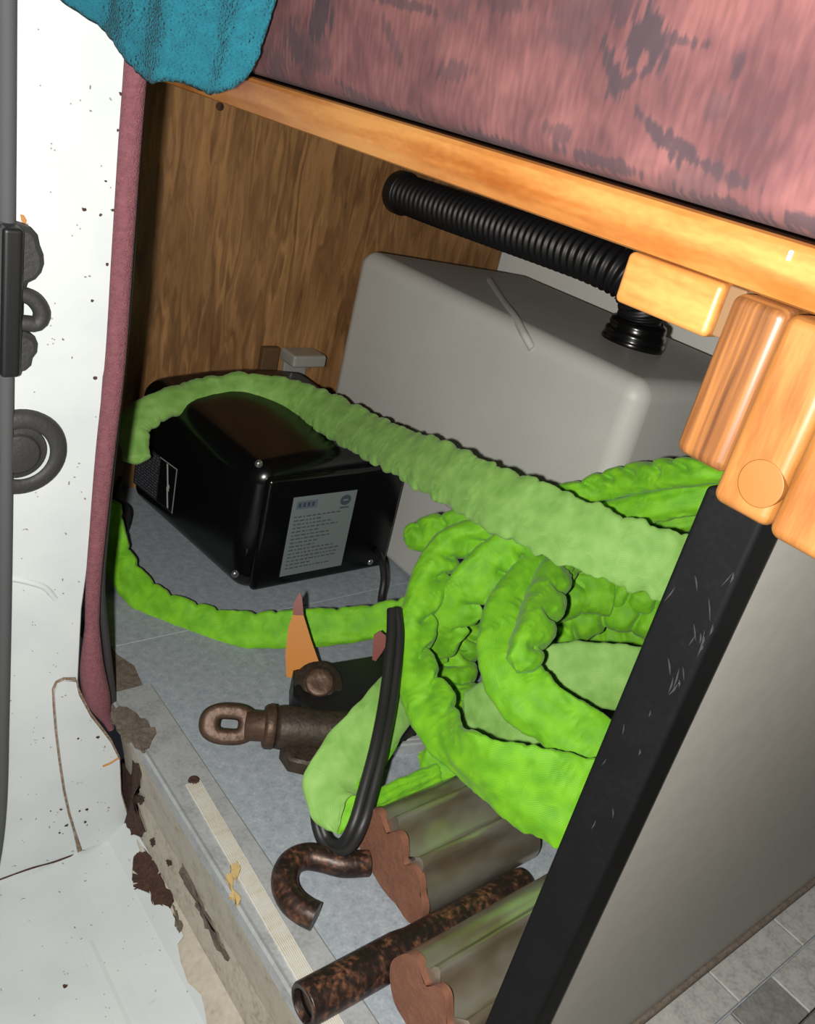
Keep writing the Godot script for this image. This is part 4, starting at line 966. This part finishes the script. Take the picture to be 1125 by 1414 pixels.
# ---------------------------------------------------------------- lime hose and black cord
func hoses():
	var t := thing("fabric_hose", Vector3(0.75, 0, -0.55), "tangled lime green gathered fabric hose heaped over the jack and around the black box", "hose")
	# the long pale loop over the black box
	hose("hose_length", [[Vector3(0.4812, 0.1497, -1.0498), 0.0366, 0.0183, 20, 1], [Vector3(0.4922, 0.1868, -1.0947), 0.0475, 0.0200, 10, 1], [Vector3(0.5394, 0.2102, -1.1109), 0.0466, 0.0210, 0, 1], [Vector3(0.6225, 0.2184, -1.1286), 0.0510, 0.0229, 0, 1], [Vector3(0.6852, 0.2261, -1.1193), 0.0544, 0.0228, 0, 1], [Vector3(0.7292, 0.2352, -1.0520), 0.0603, 0.0241, 0, 1], [Vector3(0.7344, 0.2494, -0.9331), 0.0630, 0.0214, 0, 1], [Vector3(0.7145, 0.2739, -0.7990), 0.0632, 0.0190, 0, 1], [Vector3(0.6961, 0.2990, -0.6792), 0.0700, 0.0168, 0, 1], [Vector3(0.6891, 0.3154, -0.5735), 0.0744, 0.0149, 0, 1], [Vector3(0.6976, 0.3245, -0.4943), 0.0767, 0.0107, 0, 1], [Vector3(0.7179, 0.3296, -0.4318), 0.0742, 0.0096, 0, 1], [Vector3(0.7526, 0.3286, -0.3821), 0.0733, 0.0095, 0, 1], [Vector3(0.8135, 0.3156, -0.3454), 0.0675, 0.0101, 0, 1]], {"seed": 2, "ruf": 0.075, "right": 0.10, "left": 0.06, "per": 0.034, "crinkle": 0.0008}, M.pale_lime, t)
	hose("hose_length", [[Vector3(0.4381, 0.1067, -1.0319), 0.0300, 0.0120, 0, 1], [Vector3(0.4366, 0.0567, -1.0078), 0.0402, 0.0120, 0, 1], [Vector3(0.4381, 0.0292, -0.9648), 0.0456, 0.0119, 0, 1], [Vector3(0.4534, 0.0139, -0.9167), 0.0490, 0.0127, 0, 1], [Vector3(0.4804, 0.0089, -0.8718), 0.0505, 0.0131, 0, 1], [Vector3(0.5190, 0.0139, -0.8225), 0.0481, 0.0125, 0, 1], [Vector3(0.5607, 0.0270, -0.7831), 0.0517, 0.0145, 0, 1], [Vector3(0.6100, 0.0470, -0.7410), 0.0515, 0.0144, 0, 1], [Vector3(0.6519, 0.0673, -0.7063), 0.0475, 0.0142, 0, 1], [Vector3(0.6985, 0.0988, -0.6668), 0.0471, 0.0141, 0, 1], [Vector3(0.7360, 0.1181, -0.6435), 0.0433, 0.0173, 0, 1]], {"seed": 4, "ruf": 0.03, "left": 0.16, "per": 0.040, "crinkle": 0.0011}, M.lime, t)
	# outer gathered loop
	hose("hose_length", [[Vector3(0.6951, 0.1866, -0.7132), 0.0280, 0.0168, 0, 1], [Vector3(0.7050, 0.1988, -0.6964), 0.0444, 0.0266, 0, 1], [Vector3(0.7290, 0.2352, -0.6512), 0.0450, 0.0279, 0, 1], [Vector3(0.7572, 0.2616, -0.6107), 0.0406, 0.0252, 0, 1], [Vector3(0.7980, 0.2732, -0.5789), 0.0406, 0.0244, 0, 1]], {"seed": 6, "puff": 0.6, "per": 0.035, "left": 0.25, "crinkle": 0.0018}, M.lime, t)
	hose("hose_length", [[Vector3(0.7498, 0.2642, -0.6041), 0.0385, 0.0269, 0, 1], [Vector3(0.7262, 0.2428, -0.6126), 0.0455, 0.0318, 0, 1], [Vector3(0.6978, 0.2244, -0.6279), 0.0473, 0.0331, 0, 1], [Vector3(0.6721, 0.2016, -0.6221), 0.0485, 0.0320, 0, 1], [Vector3(0.6426, 0.1722, -0.6002), 0.0476, 0.0295, 0, 1], [Vector3(0.6174, 0.1439, -0.5748), 0.0483, 0.0266, 0, 1], [Vector3(0.5959, 0.1291, -0.5395), 0.0501, 0.0226, 0, 1], [Vector3(0.5840, 0.1176, -0.4971), 0.0580, 0.0209, 0, 0.5], [Vector3(0.5698, 0.1138, -0.4466), 0.0495, 0.0168, 20, 0.15], [Vector3(0.5679, 0.1248, -0.3940), 0.0659, 0.0145, 25, 0.1], [Vector3(0.5837, 0.1299, -0.3513), 0.0868, 0.0139, 10, 0.1], [Vector3(0.6092, 0.1343, -0.3141), 0.0913, 0.0128, 0, 0.1], [Vector3(0.6474, 0.1256, -0.2868), 0.0840, 0.0134, 0, 0.1]], {"seed": 8, "puff": 0.85, "per": 0.046, "left": 0.5, "crinkle": 0.0012, "skew": 0.9}, M.lime, t)
	# second
	hose("hose_length", [[Vector3(0.8603, 0.2983, -0.5354), 0.0495, 0.0297, 0, 1], [Vector3(0.8174, 0.2848, -0.5525), 0.0525, 0.0315, 0, 1], [Vector3(0.7683, 0.2702, -0.5594), 0.0567, 0.0340, 0, 1], [Vector3(0.7247, 0.2398, -0.5658), 0.0646, 0.0323, 0, 1], [Vector3(0.6932, 0.2023, -0.5713), 0.0663, 0.0278, 0, 1], [Vector3(0.6760, 0.1602, -0.5754), 0.0532, 0.0192, 0, 1], [Vector3(0.6729, 0.1157, -0.5795), 0.0385, 0.0131, 0, 1], [Vector3(0.6762, 0.0831, -0.5854), 0.0303, 0.0091, 0, 1]], {"seed": 10, "puff": 0.75, "per": 0.047, "left": 0.4, "crinkle": 0.0016}, M.lime, t)
	# third: broad loop with a gathered right side
	hose("hose_length", [[Vector3(0.8375, 0.2512, -0.5415), 0.0481, 0.0289, 0, 1], [Vector3(0.7968, 0.2378, -0.5410), 0.0560, 0.0336, 0, 1], [Vector3(0.7372, 0.2230, -0.5271), 0.0673, 0.0337, 0, 1], [Vector3(0.6862, 0.2044, -0.5023), 0.0711, 0.0299, 0, 1], [Vector3(0.6483, 0.1875, -0.4660), 0.0667, 0.0240, 0, 1], [Vector3(0.6346, 0.1745, -0.4244), 0.0645, 0.0168, 10, 0.3], [Vector3(0.6468, 0.1655, -0.3835), 0.0620, 0.0136, 10, 0.1], [Vector3(0.6728, 0.1548, -0.3434), 0.0631, 0.0139, 0, 0.1], [Vector3(0.7058, 0.1419, -0.3029), 0.0616, 0.0136, 0, 0.1]], {"seed": 12, "puff": 0.2, "per": 0.05, "left": 0.12, "crinkle": 0.0014, "skew": 0.8}, M.lime, t)
	hose("hose_length", [[Vector3(0.7883, 0.2448, -0.5385), 0.0347, 0.0277, 0, 1], [Vector3(0.7379, 0.2368, -0.5048), 0.0462, 0.0370, 0, 1], [Vector3(0.6919, 0.2265, -0.4729), 0.0488, 0.0391, 0, 1], [Vector3(0.6518, 0.2146, -0.4467), 0.0439, 0.0351, 0, 1], [Vector3(0.6264, 0.1969, -0.4318), 0.0326, 0.0228, 0, 1]], {"seed": 13, "puff": 0.95, "per": 0.042, "left": 0.45, "crinkle": 0.0012}, M.lime, t)
	# broad flat length running behind the partition
	hose("hose_length", [[Vector3(0.7003, 0.1267, -0.4832), 0.0533, 0.0160, 0, 1], [Vector3(0.7255, 0.1395, -0.4674), 0.0683, 0.0150, 0, 1], [Vector3(0.7562, 0.1545, -0.4322), 0.0759, 0.0152, 0, 1], [Vector3(0.7920, 0.1682, -0.3913), 0.0751, 0.0150, 0, 1], [Vector3(0.8354, 0.1757, -0.3544), 0.0735, 0.0147, 0, 1]], {"seed": 14, "ruf": 0.04, "crinkle": 0.0008}, M.pale_lime, t)
	# gathered coils in the shade behind
	hose("hose_length", [[Vector3(0.8108, 0.1110, -0.5510), 0.0485, 0.0388, 0, 1], [Vector3(0.8412, 0.1409, -0.5261), 0.0518, 0.0414, 0, 1], [Vector3(0.8675, 0.1710, -0.5053), 0.0532, 0.0425, 0, 1], [Vector3(0.8903, 0.1784, -0.4728), 0.0527, 0.0421, 0, 1], [Vector3(0.9231, 0.1725, -0.4371), 0.0509, 0.0407, 0, 1]], {"seed": 16, "puff": 0.9, "per": 0.046, "left": 0.45, "right": 0.2, "crinkle": 0.0008, "skew": 0.8}, M.lime, t)
	hose("hose_length", [[Vector3(0.8302, 0.2222, -0.5755), 0.0422, 0.0295, 0, 1], [Vector3(0.8523, 0.2099, -0.5459), 0.0532, 0.0372, 0, 1], [Vector3(0.8740, 0.2074, -0.5079), 0.0581, 0.0349, 0, 1], [Vector3(0.8991, 0.2108, -0.4704), 0.0558, 0.0335, 0, 1], [Vector3(0.9331, 0.2159, -0.4409), 0.0504, 0.0302, 0, 1]], {"seed": 18, "puff": 0.7, "per": 0.040, "left": 0.3, "right": 0.2, "crinkle": 0.0016}, M.lime, t)
	hose("hose_length", [[Vector3(0.7787, 0.2975, -0.5830), 0.0295, 0.0236, 0, 1], [Vector3(0.7976, 0.3235, -0.5511), 0.0323, 0.0258, 0, 1], [Vector3(0.8155, 0.3502, -0.5208), 0.0367, 0.0293, 0, 1], [Vector3(0.8177, 0.3808, -0.4773), 0.0368, 0.0294, 0, 1], [Vector3(0.8166, 0.4073, -0.4344), 0.0322, 0.0258, 0, 1], [Vector3(0.8281, 0.4245, -0.4039), 0.0300, 0.0240, 0, 1]], {"seed": 20, "puff": 0.8, "per": 0.032, "left": 0.25, "right": 0.0, "crinkle": 0.0012, "skew": 1.2}, M.lime, t)
	hose("hose_length", [[Vector3(0.8010, 0.2867, -0.5387), 0.0343, 0.0309, 0, 1], [Vector3(0.8178, 0.3214, -0.4993), 0.0367, 0.0330, 0, 1], [Vector3(0.8317, 0.3518, -0.4599), 0.0372, 0.0335, 0, 1], [Vector3(0.8521, 0.3763, -0.4256), 0.0348, 0.0314, 0, 1], [Vector3(0.8738, 0.3924, -0.3999), 0.0313, 0.0282, 0, 1]], {"seed": 22, "puff": 0.15, "per": 0.06, "crinkle": 0.0012}, M.lime, t)
	hose("hose_length", [[Vector3(0.8440, 0.2606, -0.5414), 0.0267, 0.0241, 0, 1], [Vector3(0.8697, 0.2879, -0.5040), 0.0298, 0.0268, 0, 1], [Vector3(0.8942, 0.3175, -0.4692), 0.0292, 0.0263, 0, 1], [Vector3(0.9260, 0.3413, -0.4388), 0.0272, 0.0245, 0, 1]], {"seed": 24, "puff": 0.2, "crinkle": 0.0012}, M.lime, t)
	hose("hose_length", [[Vector3(0.9030, 0.2314, -0.5421), 0.0411, 0.0370, 0, 1], [Vector3(0.9342, 0.2467, -0.5067), 0.0426, 0.0383, 0, 1], [Vector3(0.9654, 0.2683, -0.4754), 0.0403, 0.0363, 0, 1]], {"seed": 25, "puff": 0.2, "crinkle": 0.0012}, M.pale_lime, t)
	# inner coils between the loops
	hose("hose_length", [[Vector3(0.8050, 0.1587, -0.6193), 0.0494, 0.0395, 0, 1], [Vector3(0.7701, 0.1088, -0.6197), 0.0551, 0.0441, 0, 1], [Vector3(0.7339, 0.0735, -0.6003), 0.0541, 0.0433, 0, 1], [Vector3(0.6996, 0.0557, -0.5599), 0.0540, 0.0378, 0, 1], [Vector3(0.6741, 0.0513, -0.5046), 0.0567, 0.0283, 0, 1], [Vector3(0.6768, 0.0639, -0.4486), 0.0611, 0.0244, 0, 1], [Vector3(0.6986, 0.0732, -0.4029), 0.0598, 0.0239, 0, 1]], {"seed": 26, "puff": 0.8, "per": 0.034, "left": 0.35, "right": 0.2, "crinkle": 0.0012}, M.lime, t)
	hose("hose_length", [[Vector3(0.6560, 0.0731, -0.5058), 0.0505, 0.0152, 0, 1], [Vector3(0.6748, 0.0946, -0.4710), 0.0759, 0.0190, 0, 1], [Vector3(0.6899, 0.0979, -0.4278), 0.0776, 0.0194, 0, 1], [Vector3(0.7170, 0.0936, -0.3834), 0.0720, 0.0180, 0, 1]], {"seed": 28, "ruf": 0.05, "crinkle": 0.0012}, M.pale_lime, t)
	hose("hose_length", [[Vector3(0.8543, 0.0673, -0.6341), 0.0610, 0.0549, 0, 1], [Vector3(0.8818, 0.0558, -0.5689), 0.0660, 0.0594, 0, 1], [Vector3(0.9304, 0.0864, -0.5424), 0.0660, 0.0594, 0, 1], [Vector3(0.9755, 0.1138, -0.4862), 0.0590, 0.0531, 0, 1]], {"seed": 30, "puff": 0.3, "crinkle": 0.0014}, M.lime, t)
	hose("hose_length", [[Vector3(0.7870, 0.1972, -0.6160), 0.0463, 0.0324, 0, 1], [Vector3(0.8276, 0.1931, -0.5741), 0.0555, 0.0389, 0, 1], [Vector3(0.8614, 0.2017, -0.5316), 0.0587, 0.0411, 0, 1], [Vector3(0.9173, 0.2129, -0.4851), 0.0550, 0.0385, 0, 1]], {"seed": 40, "puff": 0.7, "per": 0.04, "left": 0.2, "right": 0.2}, M.lime, t)
	hose("hose_length", [[Vector3(0.7890, 0.1426, -0.5623), 0.0458, 0.0321, 0, 1], [Vector3(0.8117, 0.1699, -0.5431), 0.0563, 0.0394, 0, 1], [Vector3(0.8377, 0.1880, -0.5300), 0.0545, 0.0382, 0, 1], [Vector3(0.8720, 0.1931, -0.5002), 0.0509, 0.0356, 0, 1]], {"seed": 42, "puff": 0.7, "per": 0.04, "left": 0.2}, M.lime, t)
	# folded end near the chock
	hose("hose_length", [[Vector3(0.6499, 0.0641, -0.4208), 0.0398, 0.0199, 0, 1], [Vector3(0.6196, 0.0582, -0.4462), 0.0446, 0.0223, 0, 1], [Vector3(0.5965, 0.0530, -0.4650), 0.0430, 0.0215, 0, 1], [Vector3(0.5858, 0.0524, -0.4827), 0.0352, 0.0176, 0, 1], [Vector3(0.5812, 0.0521, -0.4900), 0.0208, 0.0104, 0, 1]], {"seed": 32, "crinkle": 0.001}, M.lime, t)
	hose("hose_length", [[Vector3(0.4778, 0.0381, -0.4620), 0.0133, 0.0066, 0, 1], [Vector3(0.5048, 0.0436, -0.4627), 0.0195, 0.0098, 0, 1], [Vector3(0.5442, 0.0443, -0.4636), 0.0216, 0.0108, 0, 1], [Vector3(0.5912, 0.0491, -0.4598), 0.0238, 0.0119, 0, 1]], {"seed": 33, "ruf": 0.08, "crinkle": 0.001}, M.lime, t)
	# leaf-shaped fold in front of the jack
	hose("hose_length", [[Vector3(0.6530, 0.1027, -0.5901), 0.0437, 0.0175, 0, 1], [Vector3(0.6066, 0.1001, -0.5561), 0.0567, 0.0125, 0, 1], [Vector3(0.5425, 0.0940, -0.5214), 0.0611, 0.0110, 0, 1], [Vector3(0.4935, 0.0766, -0.5033), 0.0634, 0.0101, 0, 1], [Vector3(0.4593, 0.0621, -0.4881), 0.0557, 0.0089, 0, 1], [Vector3(0.4462, 0.0496, -0.4693), 0.0360, 0.0079, 0, 1], [Vector3(0.4476, 0.0352, -0.4507), 0.0115, 0.0046, 0, 1]], {"seed": 34, "ruf": 0.02, "crinkle": 0.0006}, M.pale_lime, t)
	hose("hose_length", [[Vector3(0.5596, 0.0841, -0.5138), 0.0206, 0.0103, 0, 1], [Vector3(0.5209, 0.0653, -0.4924), 0.0230, 0.0115, 0, 1], [Vector3(0.4851, 0.0526, -0.4722), 0.0222, 0.0111, 0, 1], [Vector3(0.4607, 0.0371, -0.4577), 0.0174, 0.0087, 0, 1], [Vector3(0.4527, 0.0281, -0.4533), 0.0087, 0.0043, 0, 1]], {"seed": 36, "crinkle": 0.0008}, M.lime, t)
	# --- doubled black cord across the green fold
	var c := thing("elastic_cord", Vector3(0.4633, 0.0000, -0.4679), "doubled black elastic cord looped over the pale green fold beside the crank handle", "cord")
	obj("cord_strand", rod([Vector3(0.5909, 0.1736, -0.5971), Vector3(0.5747, 0.1574, -0.5711), Vector3(0.5384, 0.1244, -0.5226), Vector3(0.5016, 0.1020, -0.4815), Vector3(0.4736, 0.0788, -0.4545), Vector3(0.4531, 0.0565, -0.4364), Vector3(0.4443, 0.0339, -0.4376), Vector3(0.4417, 0.0256, -0.4531), Vector3(0.4416, 0.0335, -0.4676), Vector3(0.4462, 0.0434, -0.4821)], 0.0058, 12), M.cord, c)
	obj("cord_strand", rod([Vector3(0.5972, 0.1732, -0.5954), Vector3(0.5846, 0.1565, -0.5687), Vector3(0.5484, 0.1233, -0.5198), Vector3(0.5113, 0.1006, -0.4789), Vector3(0.4809, 0.0761, -0.4488), Vector3(0.4601, 0.0585, -0.4309), Vector3(0.4484, 0.0365, -0.4291), Vector3(0.4402, 0.0249, -0.4386), Vector3(0.4377, 0.0233, -0.4554), Vector3(0.4389, 0.0321, -0.4724), Vector3(0.4458, 0.0422, -0.4879)], 0.0058, 12), M.cord, c)

# ---------------------------------------------------------------- two folded metal chocks
func chocks():
	var lobes := [Vector2(-0.4485, 0.030), Vector2(-0.450, 0.045), Vector2(-0.443, 0.060), Vector2(-0.436, 0.071), Vector2(-0.425, 0.0755), Vector2(-0.416, 0.066), Vector2(-0.409, 0.061), Vector2(-0.402, 0.074), Vector2(-0.390, 0.0775), Vector2(-0.383, 0.064), Vector2(-0.378, 0.050), Vector2(-0.371, 0.060), Vector2(-0.358, 0.060), Vector2(-0.351, 0.050), Vector2(-0.349, 0.042), Vector2(-0.341, 0.036), Vector2(-0.338, 0.024), Vector2(-0.341, 0.010), Vector2(-0.350, 0.002), Vector2(-0.362, 0.001), Vector2(-0.370, 0.005), Vector2(-0.380, 0.002), Vector2(-0.395, 0.001), Vector2(-0.407, 0.004), Vector2(-0.418, 0.006), Vector2(-0.430, 0.007), Vector2(-0.439, 0.014)]
	var facets := [Vector2(-0.4475, 0.030), Vector2(-0.449, 0.042), Vector2(-0.444, 0.057), Vector2(-0.435, 0.0685), Vector2(-0.424, 0.0725), Vector2(-0.4150, 0.0710), Vector2(-0.4105, 0.0830), Vector2(-0.4035, 0.0830), Vector2(-0.4000, 0.0660), Vector2(-0.389, 0.0600), Vector2(-0.3775, 0.0560), Vector2(-0.3720, 0.0600), Vector2(-0.3680, 0.0720), Vector2(-0.3600, 0.0700), Vector2(-0.3575, 0.0520), Vector2(-0.352, 0.044), Vector2(-0.346, 0.034), Vector2(-0.3425, 0.024), Vector2(-0.344, 0.010), Vector2(-0.351, 0.002), Vector2(-0.38, 0.001), Vector2(-0.42, 0.001), Vector2(-0.438, 0.012)]
	chock(lobes, facets, Vector2.ZERO, 0.475, 0.64, 1.0, "galvanised corrugated metal chock with a rust-brown end under the green hose")
	chock(lobes, facets, Vector2(0.142, 0.0), 0.41, 0.66, 1.0, "galvanised corrugated metal chock at the bottom edge beside the black partition edge")
func eased(pts: Array, shift: Vector2, times: int) -> Array: # corners rounded off
	var o := []
	for p in pts: o.append(p + shift)
	for k in times:
		var n := []
		for i in o.size():
			var q: Vector2 = o[(i + 1) % o.size()]
			n.append(o[i].lerp(q, 0.25)); n.append(o[i].lerp(q, 0.75))
		o = n
	return o
func chock(lobes: Array, facets: Array, shift: Vector2, x0: float, x1: float, k: float, label: String):
	var o := eased(lobes, shift, 2)
	var body := eased(facets, shift, 1)
	var t := thing("metal_chock", Vector3(x0, 0, -0.39 + shift.x), label, "metal chock", "corrugated metal chocks")
	var s := Shape.new()
	var rows := []
	var nz := noise(121, 8.0, 3)
	for i in 24:
		var x := lerpf(x0 + 0.004, x1, i / 23.0)
		var row := PackedVector3Array()
		for p in body:
			var d: float = nz.get_noise_3d(x * 2, p.x * 2, p.y * 2) * 0.001
			row.append(Vector3(x, p.y + maxf(d, -p.y), p.x + d))
		rows.append(row)
	s.net(rows); s.cap(rows[-1]); s.cap(rows[0], true)
	obj("folded_body", s, M.galv, t)
	obj("rusty_end", slab(o, on_x(x0 + 0.006), Vector3(-0.008, 0, 0), 0.002), M.clay_rust, t)
